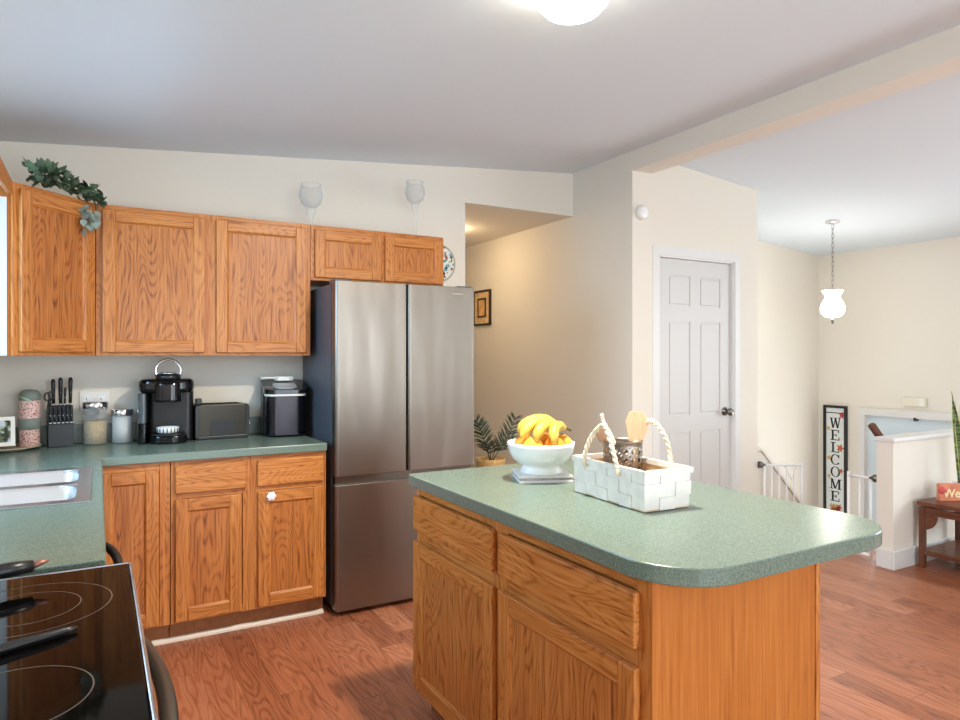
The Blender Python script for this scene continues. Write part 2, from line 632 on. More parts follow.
# stair well: landing, stairs, stringer wall, half wall
struct('floor_landing', MB().box(5.75, XR + .12, SY0 - .1, SY1 + .12, -1.40, -1.26), M_floor)
mb = MB()
for k in range(6):
    mb.box(SX0 + k * .215, 5.75, SY0 + .012, 3.44, -1.26 if k == 5 else -0.18 * (k + 2), -0.18 * (k + 1))
struct('stairs', mb, M_floor)
struct('wall_stringer', MB().prism([(4.48, .62), (4.53, .62), (6.10, -.90), (6.10, -1.26), (4.48, -1.26)], 3.47, 3.56, plane='xz'), M_wall)
struct('wall_stair_lower', MB().box(SX0, XR, SY0 - .1, SY0, -1.3, -0.2), M_wall)
struct('wall_stair_front', MB().box(SX0 - .08, SX0, SY0, SY1, -1.3, -0.2), M_wall)
HW = thing('wall_half', 'cream half wall with a flat white cap beside the stair opening', 'half wall', (4.42, 2.40, 0))
HW['kind'] = 'structure'
MB((4.42, 2.40, 0)).box(4.42, XR, 2.40, 2.505, 0, .815).build('wall_body', M_wall, HW)
MB((4.42, 2.40, 0)).box(4.410, XR, 2.388, 2.518, .815, .842, .005).build('wall_cap', M_trim, HW)
mb = MB((4.42, 2.40, 0)).box(4.405, XR, 2.385, 2.40, 0, .12, .004)
mb.box(4.405, 4.42, 2.40, 2.50, 0, .12, .004)
mb.build('baseboard', M_trim, HW)

# closet door
d1 = struct('door_1', MB().box(DX0 + .012, DX1 - .012, 3.484, 3.525, .01, DZ - .012), M_door)
w = DX1 - DX0 - .024
X0 = DX0 + .012
xs = [X0, X0 + .11, X0 + w / 2 - .05, X0 + w / 2 + .05, X0 + w - .11, X0 + w]
zs = [.01, .23, .82, .94, 1.62, 1.73, 1.95, DZ - .012]
holes = {(i, j) for i in (1, 3) for j in (1, 3, 5)}
MB().grid(xs, zs, holes, 3.478, 3.485, 'xz').build('door_face', M_door, d1)
for i in (1, 3):
    for j in (1, 3, 5):
        MB().box(xs[i] + .014, xs[i + 1] - .014, 3.4795, 3.486, zs[j] + .014, zs[j + 1] - .014, .004).build('door_panel', M_door, d1)
mb = MB()
cw = .066
mb.prism([(DX0 - cw, 0), (DX0 - .002, 0), (DX0 - .002, DZ + .002), (DX1 + .002, DZ + .002), (DX1 + .002, 0), (DX1 + cw, 0), (DX1 + cw, DZ + cw), (DX0 - cw, DZ + cw)],
         3.442, 3.46, plane='xz')
mb.box(DX0 - .002, DX0 + .010, 3.45, 3.57, 0, DZ).box(DX1 - .010, DX1 + .002, 3.45, 3.57, 0, DZ).box(DX0, DX1, 3.45, 3.57, DZ - .010, DZ + .002)
mb.build('door_casing', M_trim, d1)
kn = MB((0, 0, 0))
kn.M = Matrix.Translation((DX1 - .075, 3.478, .95)) @ Matrix.Rotation(PI / 2, 4, 'X')
kn.lathe([(0, 0), (.032, 0), (.032, .006), (.012, .012), (.012, .03), (.026, .042), (.03, .055), (.024, .068), (0, .072)], n=24)
kn.build('door_knob', M_nickel, d1)
for z in (.25, .97, 1.83):
    MB().tube([(DX0 + .012, 3.470, z - .045), (DX0 + .012, 3.470, z + .045)], .008, 8).build('hinge', mat('dark_bronze', (70, 64, 58), .4, .6), d1)
# entry door down on the landing
d2 = struct('door_2', MB().box(XR + .03, XR + .07, 3.015, 3.975, -1.26, .775), M_bdoor)
mb = MB()
mb.prism([(2.95, -1.26), (3.02, -1.26), (3.02, .77), (3.97, .77), (3.97, -1.26), (4.04, -1.26), (4.04, .84), (2.95, .84)], XR - .018, XR, plane='yz')
mb.build('door_casing', M_trim, d2)
fan = [(3.495 + .30 * math.cos(a * PI / 16), .42 + .22 * math.sin(a * PI / 16)) for a in range(17)]
MB().prism(fan, XR + .018, XR + .03, plane='yz').build('fan_light_frame', M_trim, d2)
M_fan = emit_mat('bright_fanlight_glass', (255, 255, 255), 1.6)
fan2 = [(3.495 + .26 * math.cos(a * PI / 16), .44 + .18 * math.sin(a * PI / 16)) for a in range(17)]
MB().prism(fan2, XR + .014, XR + .02, plane='yz').build('fan_light_glass', M_fan, d2)
MB().box(XR - .03, XR + .03, 3.47, 3.49, .745, .78, .004).build('door_closer', M_black, d2)
# trims
struct('trim_1', MB().prism([(3.503, 0), (3.522, 0), (3.522, .020), (3.511, .018), (3.503, .010)], .22, 1.043, plane='yz'), M_shoe)
struct('baseboard_back', MB().box(1.93, 2.22, YB - .014, YB, 0, .09), M_trim)
struct('baseboard_hall', MB().box(XH - .014, XH, 3.45, 7.0, 0, .09), M_trim)
struct('baseboard_closet', MB().box(XH, 3.345, 3.421, 3.435, 0, .09), M_trim)


# ------------------------------------------------------------------ cabinets
def panel_door(name, parent, x0, x1, z0, z1, y=-.02, t=.02, st=.056, knob=None):
    """Framed door with a recessed flat panel, front at y (local), facing -y."""
    m = MB()
    m.box(x0, x0 + st, y, y + t, z0, z1, .004)
    m.box(x1 - st, x1, y, y + t, z0, z1, .004)
    m.mi = 1
    m.box(x0 + st, x1 - st, y + .0008, y + t, z1 - st, z1, .003)
    m.box(x0 + st, x1 - st, y + .0008, y + t, z0, z0 + st, .003)
    d = m.build(name, [oak_z, oak_x], parent)
    p = MB().box(x0 + st - .004, x1 - st + .004, y + .011, y + t - .002, z0 + st - .004, z1 - st + .004)
    e = .009
    p.build('panel', oak_panel, d)
    b = MB()
    a0, a1, c0, c1 = x0 + st, x1 - st, z0 + st, z1 - st
    b.prism([(a0, y + .004), (a0, y + .012), (a0 + e, y + .012)], c0, c1)
    b.prism([(a1, y + .004), (a1, y + .012), (a1 - e, y + .012)], c0, c1)
    b.mi = 1
    b.prism([(y + .004, c1), (y + .012, c1), (y + .012, c1 - e)], a0, a1, plane='yz')
    b.prism([(y + .004, c0), (y + .012, c0), (y + .012, c0 + e)], a0, a1, plane='yz')
    b.build('bead', [oak_z, oak_x], d)
    if knob:
        k = MB()
        kx, kz = knob
        k.M = Matrix.Translation((kx, y, kz)) @ Matrix.Rotation(PI / 2, 4, 'X')
        k.lathe([(0, 0), (.008, 0), (.008, .014), (.017, .018), (.019, .024), (.012, .030), (0, .031)], n=20)
        for a in range(6):
            k.ball((.015 * math.cos(a * PI / 3), .015 * math.sin(a * PI / 3), .023), .009, 1, 1, .6, 10, 6)
        tag(k.build('knob', M_white, d), 'white flower shaped knob')
    return d


def drawer(parent, x0, x1, z0, z1, y=-.02):
    m = MB().box(x0, x1, y, y + .02, z0, z1, .006, 3)
    return m.build('drawer_front', oak_x, parent)


def cabinet(name, label, cat, loc, rz, w, d, z0, z1, stiles, rails, doors=(), drawers=(), toe=False, group=None, knobs=None, side=oak_end, dtags=(), ctop=None):
    """Local frame: x along the front, y into the cabinet, face frame front at y = 0."""
    t = thing(name, label, cat, loc, rz, group)
    b0 = z0 + (.102 if toe else 0)
    MB().box(0, w, .019, d, b0, ctop or z1).build('carcass', side, t)
    m = MB()
    for a, b in stiles:
        m.box(a, b, 0, .019, b0, z1, .0015)
    m.mi = 1
    for a, b, c, e in rails:
        m.box(a, b, .0006, .019, c, e, .0015)
    m.build('face_frame', [oak_z, oak_x], t)
    for i, q in enumerate(doors):
        dd = panel_door('door', t, *q, knob=(knobs or {}).get(i))
        if dtags:
            tag(dd, dtags[i])
    for q in drawers:
        drawer(t, *q)
    if toe:
        MB().box(0, w, .062, d - .02, 0, .102).build('toe_kick', M_kick, t)
    return t


ZT, ZBU = 2.115, 1.372
# wall cabinets on the back wall: face frame front at Y = 3.765
w = 1.055
cabinet('wall_cabinet', 'wide oak wall cabinet with two tall doors above the coffee maker and toaster', 'cabinet',
        (-.010, 3.765, 0), 0, w, YB - 3.765, ZBU, ZT,
        [(0, .05), (.470, .580), (1.005, w)], [(.05, .470, ZBU, ZBU + .04), (.05, .470, ZT - .045, ZT), (.58, 1.005, ZBU, ZBU + .04), (.58, 1.005, ZT - .045, ZT)],
        [(.028, .496, 1.388, 2.090), (.552, 1.027, 1.388, 2.090)])
w = .842
cabinet('wall_cabinet', 'short oak wall cabinet with two small doors above the refrigerator', 'cabinet',
        (1.046, 3.765, 0), 0, w, YB - 3.765, 1.80, ZT,
        [(0, .045), (.39, .47), (w - .04, w)], [(.045, .39, 1.80, 1.835), (.045, .39, ZT - .045, ZT), (.47, w - .04, 1.80, 1.835), (.47, w - .04, ZT - .045, ZT)],
        [(.022, .418, 1.818, 2.090), (.446, .830, 1.818, 2.090)])
# diagonal corner cabinet
cw_ = math.hypot(.305, .305)
t = thing('corner_wall_cabinet', 'diagonal oak corner wall cabinet with one door under the ivy', 'cabinet', (-.317, 3.460, 0), PI / 4)
inv = Matrix.Rotation(-PI / 4, 4, 'Z') @ Matrix.Translation((.317, -3.460, 0))
m = MB()
m.M = inv
m.prism([(-.317, 3.478), (-.028, 3.765), (-.012, 3.782), (-.012, YB), (XL, YB), (XL, 3.462), (-.330, 3.462)], ZBU, ZT)
m.build('carcass', oak_end, t)
m = MB()
m.M = inv
m.box(XL, -.336, 3.456, 3.4625, ZBU, 2.045)
tag(m.build('end_panel', mat('pale_laminate', (196, 194, 188), .45), t), 'pale panel on the side facing the sink window')
m = MB()
m.box(0, .05, 0, .019, ZBU, ZT, .0015).box(cw_ - .045, cw_, 0, .019, ZBU, ZT, .0015)
m.mi = 1
m.box(.05, cw_ - .045, .0006, .019, ZBU, ZBU + .04).box(.05, cw_ - .045, .0006, .019, ZT - .045, ZT)
m.build('face_frame', [oak_z, oak_x], t)
panel_door('door', t, .026, cw_ - .018, 1.388, 2.090)
# valance board over the sink window, from the corner cabinet towards the camera
v = MB((XL, 3.46, 2.0))
v.prism([(3.455, ZT), (3.455, 2.056), (3.3, 2.05), (3.1, 2.03), (2.9, 2.02), (2.45, 2.02), (2.3, 2.03), (2.10, 2.05), (2.10, ZT)], -.335, -.317, plane='yz')
vo = v.build('valance', oak('oak_valance', 'y', OK_D, OK_M, OK_L))
vo.location = (XL, 3.46, 2.0)
tag(vo, 'scalloped oak valance board over the sink window', 'valance')
# pale panel on the end of the corner cabinet seen beside the sink window
# base cabinets on the back wall
w = .745
cabinet('base_cabinet', 'oak base cabinet with two drawers and two doors left of the refrigerator', 'cabinet',
        (.298, 3.461, 0), 0, w, .60, 0, .872,
        [(0, .045), (.325, .42), (w - .035, w)],
        [(.045, .325, .102, .14), (.42, w - .035, .102, .14), (.045, .325, .84, .872), (.42, w - .035, .84, .872), (.045, .325, .69, .73), (.42, w - .035, .69, .73)],
        [(.018, .318, .113, .690), (.396, .728, .113, .690)],
        [(.018, .341, .718, .848), (.394, .728, .718, .848)], toe=True, knobs={1: (.455, .668)})
cabinet('corner_base_cabinet', 'oak corner base cabinet with one full height door next to the sink run', 'cabinet',
        (-.005, 3.461, 0), 0, .300, .60, 0, .872,
        [(0, .02), (.255, .300)], [(.02, .255, .102, .14), (.02, .255, .835, .872)],
        [(.0, .252, .113, .838)], toe=True)
# sink run along the left wall
cabinet('sink_base_cabinet', 'oak sink base cabinet under the stainless sink', 'cabinet',
        (-.013, 2.362, 0), PI / 2, .95, .58, 0, .872,
        [(0, .045), (.43, .52), (.905, .95)], [(.045, .43, .102, .14), (.52, .905, .102, .14), (.045, .43, .835, .872), (.52, .905, .835, .872)],
        [(.02, .455, .113, .69), (.495, .93, .113, .69)], [(.02, .455, .718, .848), (.495, .93, .718, .848)], toe=True, ctop=.735)
t = thing('dishwasher', 'dark dishwasher under the counter with a bowed handle', 'dishwasher', (-.02, 2.05, 0))
MB((-.02, 2.05, 0)).box(-.58, -.02, 1.750, 2.352, .05, .868).build('body', M_char, t)
MB((-.02, 2.05, 0)).box(-.02, .004, 1.755, 2.347, .11, .866, .006).build('door', M_black, t)
hp = []
for k in range(17):
    u = k / 16
    hp.append((.004 + .046 * math.sin(PI * u) ** .55, 1.785 + .535 * u, .80))
MB((-.02, 2.05, 0)).tube(hp, .012, 12).build('handle', M_char, t)
MB((-.02, 2.05, 0)).box(-.5, -.06, 1.76, 2.342, 0, .05).build('toe_panel', M_black, t)

# counter along the two walls, with a cut-out for the sink
ct = thing('countertop', 'L-shaped green laminate countertop along the two walls with a low backsplash', 'countertop', (XL, YB, .874))
o = (XL, YB, .874)
SK = (-.535, -.020, 2.415, 3.160)              # sink rim
mb = MB(o)
mb.grid([XL, SK[0] + .012, SK[1] - .012, .016, 1.043], [1.722, SK[2] + .012, SK[3] - .012, 3.436, YB],
        {(1, 1), (3, 0), (3, 1), (3, 2)}, .874, .914, 'xy')
c_ob = mb.build('worktop', M_green, ct)
bv = c_ob.modifiers.new('bevel', 'BEVEL')
bv.width, bv.segments, bv.limit_method = .004, 2, 'ANGLE'
m = MB(o).box(XL + .002, 1.043, YB - .02, YB - .001, .914, 1.012, .003)
m.box(XL + .001, XL + .02, 1.722, YB - .021, .914, 1.012, .003)
m.build('backsplash', M_green, ct)

# sink
sk = thing('kitchen_sink', 'stainless steel double bowl sink set into the green counter', 'sink', (-.28, 2.79, .914))
o = (-.28, 2.79, .914)
BW = [(-.470, -.064, 2.470, 2.755), (-.470, -.064, 2.815, 3.110)]
m = MB(o)
m.grid([SK[0], BW[0][0], BW[0][1], SK[1]], [SK[2], BW[0][2], BW[0][3], BW[1][2], BW[1][3], SK[3]], {(1, 1), (1, 3)}, .9142, .9185, 'xy')
ro = m.build('rim', M_sink, sk)
bv = ro.modifiers.new('bevel', 'BEVEL')
bv.width, bv.segments, bv.limit_method = .002, 2, 'ANGLE'
for q in BW:
    t_ = bmesh.new()
    rings = []
    for ins, z in ((0, .9165), (.004, .908), (.012, .80), (.022, .765), (.05, .752)):
        r0 = max(.012, .055 - ins * .3)
        rings.append([t_.verts.new((a, b, z)) for a, b in rrect(q[0] + ins, q[1] - ins, q[2] + ins, q[3] - ins, (r0,) * 4, 6)])
    for a, b in zip(rings, rings[1:]):
        n = len(a)
        for k in range(n):
            f = t_.faces.new((a[k], a[(k + 1) % n], b[(k + 1) % n], b[k]))
            f.smooth = True
    t_.faces.new(rings[-1])
    # corner webs between the square opening of the rim and the rounded bowl
    m = MB(o)
    n = 7
    outer = [(q[0], q[2]), (q[1], q[2]), (q[1], q[3]), (q[0], q[3])]
    R = rings[0]
    for ci in range(4):
        seg = R[ci * n:(ci + 1) * n]
        c = t_.verts.new((outer[ci][0], outer[ci][1], .9165))
        for a, b in zip(seg, seg[1:]):
            t_.faces.new((c, a, b))
    m._take(t_)
    b_ = m.build('bowl', M_sink, sk)
    d = MB(o).lathe([(0, .7535), (.042, .7535), (.042, .756), (.03, .7545), (0, .7545)], (q[0] + q[1]) / 2 - .03, (q[2] + q[3]) / 2, 20)
    d.build('drain', M_chrome, b_)

# ------------------------------------------------------------------ range
RX, RY0, RY1 = .062, .892, 1.645
rg = thing('range', 'black glass top electric range with steel trim in the left foreground', 'range', (-.28, 1.27, 0))
o = (-.28, 1.27, 0)
MB(o).box(XL + .02, .02, RY0 + .004, RY1 - .004, .03, .895).build('body', M_char, rg)
g = MB(o).box(XL + .02, RX - .004, RY0 + .005, RY1 - .005, .897, .920, .003).build('glass_cooktop', M_glassk, rg)


def ring(c, r, w=.0010):
    m = MB(o)
    n = 64
    for k in range(n):
        a, b = 2 * PI * k / n, 2 * PI * (k + 1) / n
        m.poly([(c[0] + (r - w) * math.cos(a), c[1] + (r - w) * math.sin(a), .9204), (c[0] + (r + w) * math.cos(a), c[1] + (r + w) * math.sin(a), .9204),
                (c[0] + (r + w) * math.cos(b), c[1] + (r + w) * math.sin(b), .9204), (c[0] + (r - w) * math.cos(b), c[1] + (r - w) * math.sin(b), .9204)])
    bmesh.ops.remove_doubles(m.bm, verts=m.bm.verts[:], dist=1e-6)
    m.build('burner_ring', M_ringm, g)


ring((-.112, 1.435), .135)
ring((-.112, 1.435), .085)
ring((-.103, 1.063), .098)
ring((-.42, 1.44), .09)
ring((-.42, 1.07), .11)
m = MB(o).box(RX - .004, RX + .003, RY0, RY1, .893, .9207, .0025)
m.box(XL + .02, RX - .004, RY1 - .005, RY1, .893, .921, .002).box(XL + .02, RX - .008, RY0, RY0 + .005, .893, .921, .002)
m.build('steel_trim', M_steelh, rg)
dr = MB(o).box(.02, .058, RY0 + .006, RY1 - .006, .23, .885, .006).build('oven_door', M_steel, rg)
MB(o).box(.056, .060, RY0 + .12, RY1 - .12, .36, .66, .001).build('oven_window', M_blackg, dr)
hp = [(.054 + .048 * math.sin(PI * k / 16) ** .6, RY0 + .075 + (RY1 - RY0 - .15) * k / 16, .785) for k in range(17)]
MB(o).tube(hp, .015, 12).build('handle', M_nickel, dr)
MB(o).box(.02, .056, RY0 + .006, RY1 - .006, .06, .222, .006).build('storage_drawer', M_steel, rg)
bgd = MB(o).box(XL + .02, XL + .09, RY0 + .004, RY1 - .004, .921, 1.09, .01).build('backguard', M_black, rg)
for y in (1.0, 1.08, 1.46, 1.54):
    k = MB(o)
    k.M = Matrix.Translation((XL + .09 - o[0], y - o[1], 1.01)) @ Matrix.Rotation(PI / 2, 4, 'Y')
    k.o = Vector((0, 0, 0))
    k.lathe([(0, 0), (.022, 0), (.018, .022), (0, .024)], n=20)
    k.build('control_knob', M_chrome, bgd)
# skillet on the far burner: only its handle reaches into the photo
t = thing('skillet', 'black skillet at the far left burner with its handle pointing right', 'pan', (-.47, 1.46, .9205))
MB((-.47, 1.46, .9205)).lathe([(0, .921), (.105, .921), (.135, .966), (.130, .966), (.102, .926), (0, .926)], -.47, 1.46, 40).build('pan_body', M_black, t)
MB((-.47, 1.46, .9205)).tube([(-.34, 1.50, .955), (-.29, 1.52, .956), (-.22, 1.545, .957), (-.15, 1.57, .957), (-.112, 1.582, .956)], [.009, .011, .014, .015, .012], 12).build('handle', M_black, t)
MB((-.47, 1.46, .9205)).tube([(-.114, 1.5805, .957), (-.100, 1.587, .959), (-.086, 1.591, .961)], [.008, .006, .003], 10).build('handle_tip', mat('copper_tip', (150, 100, 88), .4, .6), t)
t = thing('spatula', 'dark utensil with a bright metal strip lying across the cooktop', 'utensil', (-.2, 1.25, .9205))
MB((-.2, 1.25, .9205)).tube([(-.30, 1.155, .929), (-.20, 1.20, .929), (-.10, 1.243, .928), (-.045, 1.266, .927), (-.030, 1.273, .926)], [.0085, .009, .0075, .0065, .004], 12).build('handle', M_black, t)
MB((-.2, 1.25, .9205)).tube([(-.30, 1.155, .9365), (-.2, 1.200, .9365), (-.122, 1.233, .9335)], [.0045, .0045, .0015], 8).build('metal_strip', M_chrome, t)
MB((-.2, 1.25, .9205)).box(-.40, -.30, 1.11, 1.19, .922, .926, .001).build('blade', M_black, t)

# ------------------------------------------------------------------ refrigerator
FX0, FX1, FY = 1.078, 1.912, 3.405
fr = thing('refrigerator', 'stainless steel refrigerator with two upper doors and a freezer drawer', 'refrigerator', (1.493, 3.74, 0))
o = (1.493, 3.74, 0)
MB(o).box(FX0 + .004, FX1 - .004, 3.497, 4.06, .035, 1.755, .004).build('body', M_fside, fr)
xm = 1.487


def fdoor(name, x0, x1, z0, z1):
    pts = rrect(x0, x1, FY, FY + .066, (.016, .016, .004, .004), 6)
    return MB(o).prism(pts, z0, z1, .003, 2).build(name, M_steel, fr)


fdoor('door', FX0, xm - .004, .735, 1.768)
fdoor('door', xm + .004, FX1, .735, 1.768)
fdoor('freezer_drawer', FX0, FX1, .026, .690)
MB(o).box(FX0 + .008, FX1 - .008, FY + .03, FY + .066, .690, .735).build('handle_recess', M_nickel, fr)
MB(o).box(FX0 + .01, FX1 - .01, 3.46, 4.02, .008, .034).build('base_grille', M_black, fr)
MB(o).box(FX1 - .145, FX1 - .075, FY - .0012, FY + .001, 1.722, 1.731, .0004).build('emblem', M_chrome, fr)
for x, y in ((FX0 + .05, 3.50), (FX1 - .05, 3.50), (FX0 + .05, 4.0), (FX1 - .05, 4.0)):
    MB(o).lathe([(0, 0), (.02, 0), (.02, .014), (0, .014)], x, y, 14).build('foot', M_black, fr)
for x in (FX0 + .05, FX1 - .05):
    MB(o).box(x - .045, x + .045, FY + .03, FY + .13, 1.757, 1.778, .004).build('hinge_cover', M_fside, fr)

# ------------------------------------------------------------------ island
IX0, IX1, IY0, IY1 = 1.060, 1.640, 1.095, 2.340
L_ = IY1 - IY0
cabinet('island_cabinet', 'oak kitchen island cabinet with two drawers and two doors', 'cabinet',
        (IX0, IY1, 0), -PI / 2, L_, IX1 - IX0, 0, .872,
        [(0, .03), (.565, .655), (L_ - .045, L_)],
        [(.03, .565, .102, .14), (.655, L_ - .045, .102, .14), (.03, .565, .842, .872), (.655, L_ - .045, .842, .872), (.03, .565, .665, .72), (.655, L_ - .045, .665, .72)],
        [(.006, .590, .113, .668), (.628, L_ - .030, .113, .668)],
        [(.006, .590, .712, .840), (.628, L_ - .030, .712, .840)], toe=True)
isl = [q for q in bpy.data.objects if q.name.startswith('island_cabinet')][0]
MB().box(L_ - .0005, L_ + .006, -.0, IX1 - IX0 + .004, 0, .872, .001).build('end_panel', oak_end, isl)
MB().box(L_ - .012, L_ + .010, IX1 - IX0 - .002, IX1 - IX0 + .016, 0, .872, .002).build('corner_strip', oak_z, isl)
MB().box(0, L_ - .012, IX1 - IX0 + .0, IX1 - IX0 + .006, 0, .872).build('back_panel', oak_end, isl)
ic = MB((1.46, 1.66, .874)).prism(rrect(1.038, 1.890, .985, 2.385, (.17, .17, .10, .02), 14), .872, .914, .004)
ico = ic.build('island_countertop', M_green)
ico.location = (1.46, 1.66, .874)
tag(ico, 'green laminate island countertop with rounded corners under the bowl and basket', 'countertop')

# ------------------------------------------------------------------ things on the island
# mail under the bowl
g_mail = 'mail stacked under the white bowl'
M_paper = mat('white_paper', (232, 230, 228), .7, noise=.05, nscale=30)
M_paper2 = mat('printed_paper', (190, 178, 178), .6, noise=.35, nscale=18)
for i, (dx, dy, rz, th, lab, mm) in enumerate(((0, 0, .00, .009, 'white booklet at the bottom of the mail stack under the bowl', M_paper),
                                               (.012, .01, .06, .008, 'printed leaflet in the middle of the mail stack under the bowl', M_paper2),
                                               (.004, .008, -.02, .009, 'pale envelope on top of the mail stack under the bowl', M_paper))):
    t = MB().box(-.098, .098, -.083, .083, 0, th - .0005, .001).build(('booklet', 'leaflet', 'envelope')[i], mm)
    t.location = (1.428 + dx * .5, 2.034 + dy * .5, .9145 + (0, .0090, .0170)[i])
    t.rotation_euler.z = rz - .41
    tag(t, lab, 'mail', g_mail)
ZM = .9145 + .0260
BC = (1.420, 2.030)
bowl = thing('fruit_bowl', 'white footed ceramic bowl holding bananas and oranges', 'bowl', (BC[0], BC[1], ZM))
prof = [(0, 0), (.076, 0), (.079, .005), (.072, .020), (.068, .028), (.084, .038), (.106, .056), (.118, .078), (.123, .100), (.1245, .113),
        (.121, .114), (.118, .100), (.112, .080), (.098, .058), (.06, .040), (0, .034)]
MB().lathe(prof, n=48).build('bowl_body', M_white, bowl)
M_ban = mat('banana_skin', (224, 184, 72), .5, noise=.22, nscale=22)
M_ban2 = mat('banana_stem', (92, 78, 40), .6)
M_or = mat('orange_peel', (238, 148, 40), .45, bump=.5, bscale=260, noise=.08, nscale=14)
M_or2 = mat('yellow_orange_peel', (240, 178, 60), .45, bump=.4, bscale=260, noise=.08, nscale=14)
zr = ZM + .096
oranges = [((.008, -.072), M_or, 'orange at the front of the bowl'), ((-.066, -.046), M_or2, 'yellow orange at the left front of the bowl'),
           ((.074, -.030), M_or2, 'yellow orange at the right of the bowl'), ((.048, .046), M_or, 'orange at the right rear of the bowl behind the others'), ((-.050, .034), M_or, 'orange at the left rear of the bowl behind the bananas')]
for (dx, dy), mm, lab in oranges:
    t = thing('orange', lab, 'fruit', (BC[0] + dx, BC[1] + dy, zr), random.random() * 3, 'oranges in the white bowl')
    MB().ball((0, 0, .008), .0375, 1, 1, .95).build('peel', mm, t)
    MB().lathe([(0, .047), (.005, .046), (.003, .0435)], 0, 0, 8).build('stem_scar', M_ban2, t)


def banana(p0, p1, p2, lab, r=.0165):
    pts = []
    rad = []
    P0, P1, P2 = map(Vector, (p0, p1, p2))
    n = 18
    for k in range(n + 1):
        u = k / n
        pts.append(P0 * (1 - u) ** 2 + P1 * 2 * u * (1 - u) + P2 * u * u)
        rad.append(r * (0.30 if u < .04 else min(1, .38 + 3.4 * u, .25 + 3.6 * (1 - u))))
    t = thing('banana', lab, 'fruit', pts[0], 0, 'bananas in the white bowl')
    MB(pts[0]).tube(pts, rad, 8).build('banana_skin', M_ban, t)
    a = pts[-1]
    d = (pts[-1] - pts[-2]).normalized()
    MB(pts[0]).tube([a - d * .004, a + d * .012, a + d * .026], [.0048, .0045, .006], 8).build('stem', M_ban2, t)


B = Vector((BC[0], BC[1], ZM))
V_ = Vector
stem = B + V_((.070, -.030, .172))
banana(B + V_((-.072, -.075, .128)), B + V_((-.050, -.050, .205)), stem + V_((-.002, -.010, -.004)), 'banana at the front left of the bunch on the bowl', .020)
banana(B + V_((-.105, -.030, .132)), B + V_((-.065, -.010, .215)), stem + V_((-.004, .006, .004)), 'banana at the left of the bunch on the bowl', .020)
banana(B + V_((-.080, .030, .150)), B + V_((-.030, .030, .222)), stem + V_((0, .022, .006)), 'banana at the back of the bunch on the bowl', .020)
banana(B + V_((-.020, -.112, .118)), B + V_((-.010, -.070, .200)), stem + V_((.004, -.024, -.008)), 'banana at the right of the bunch hanging over the bowl rim', .019)

# basket with rope handles
bk = thing('basket', 'white woven wood strip basket with rope handles on the island', 'basket', (1.470, 1.612, .9142), -.055)
M_strip = mat('white_wood_strip', (236, 230, 222), .6, noise=.08, nscale=26)
M_bin = mat('bare_wood_strip', (216, 184, 146), .6, noise=.10, nscale=26)
M_rope = mat('pale_rope', (238, 220, 194), .7, noise=.14, nscale=60)
HX, HY, HZ = .086, .172, .122


def bpt(side, u, z, off):
    """Point on the flared basket wall; u in -1..1 along the side."""
    fl = 1 + .035 * z / HZ
    hx, hy = HX * fl + off, HY * fl + off
    return {0: (-hx, u * hy, z), 1: (u * hx, -hy, z), 2: (hx, u * hy, z), 3: (u * hx, hy, z)}[side]


MB().grid([-HX, HX], [-HY, HY], set(), .002, .006, 'xy').build('basket_bottom', M_bin, bk)
for side in range(4):
    n = 6 if side in (0, 2) else 3
    rows = [.002, .040, .082, HZ - .012]
    m = MB()
    for i in range(n):
        for j in range(3):
            off = .0022 if (i + j) % 2 else -.0004
            u0, u1 = -1 + 2 * i / n + .002, -1 + 2 * (i + 1) / n - .002
            z0, z1 = rows[j] + .0003, rows[j + 1] - .0003
            lo = [bpt(side, u0, z0, off), bpt(side, u1, z0, off), bpt(side, u1, z1, off), bpt(side, u0, z1, off)]
            hi = [bpt(side, u0, z0, off - .003), bpt(side, u1, z0, off - .003), bpt(side, u1, z1, off - .003), bpt(side, u0, z1, off - .003)]
            t_ = bmesh.new()
            a = [t_.verts.new(p) for p in lo]
            b = [t_.verts.new(p) for p in hi]
            t_.faces.new(a)
            t_.faces.new(b[::-1])
            for k in range(4):
                t_.faces.new((a[k], a[(k + 1) % 4], b[(k + 1) % 4], b[k]))
            bmesh.ops.recalc_face_normals(t_, faces=t_.faces[:])
            m._take(t_)
    # inner lining that the strips are woven on
    lo = [bpt(side, -1, .002, -.003), bpt(side, 1, .002, -.003), bpt(side, 1, HZ, -.003), bpt(side, -1, HZ, -.003)]
    m.poly(lo)
    m.mi = 1
    hi = [bpt(side, -1, .002, -.005), bpt(side, 1, .002, -.005), bpt(side, 1, HZ, -.005), bpt(side, -1, HZ, -.005)]
    m.poly(hi)
    m.build('woven_side', [M_strip, M_bin], bk)
m = MB()
for side in range(4):
    e = .0055
    q = [bpt(side, -1.01, HZ - .016, e), bpt(side, 1.01, HZ - .016, e), bpt(side, 1.01, HZ, e), bpt(side, -1.01, HZ, e)]
    p = [bpt(side, -1.01, HZ - .016, -.007), bpt(side, 1.01, HZ - .016, -.007), bpt(side, 1.01, HZ, -.007), bpt(side, -1.01, HZ, -.007)]
    for k in range(4):
        m.poly([q[k], q[(k + 1) % 4], p[(k + 1) % 4], p[k]])
    m.poly(q).poly(p[::-1])
m.build('rim', M_strip, bk)


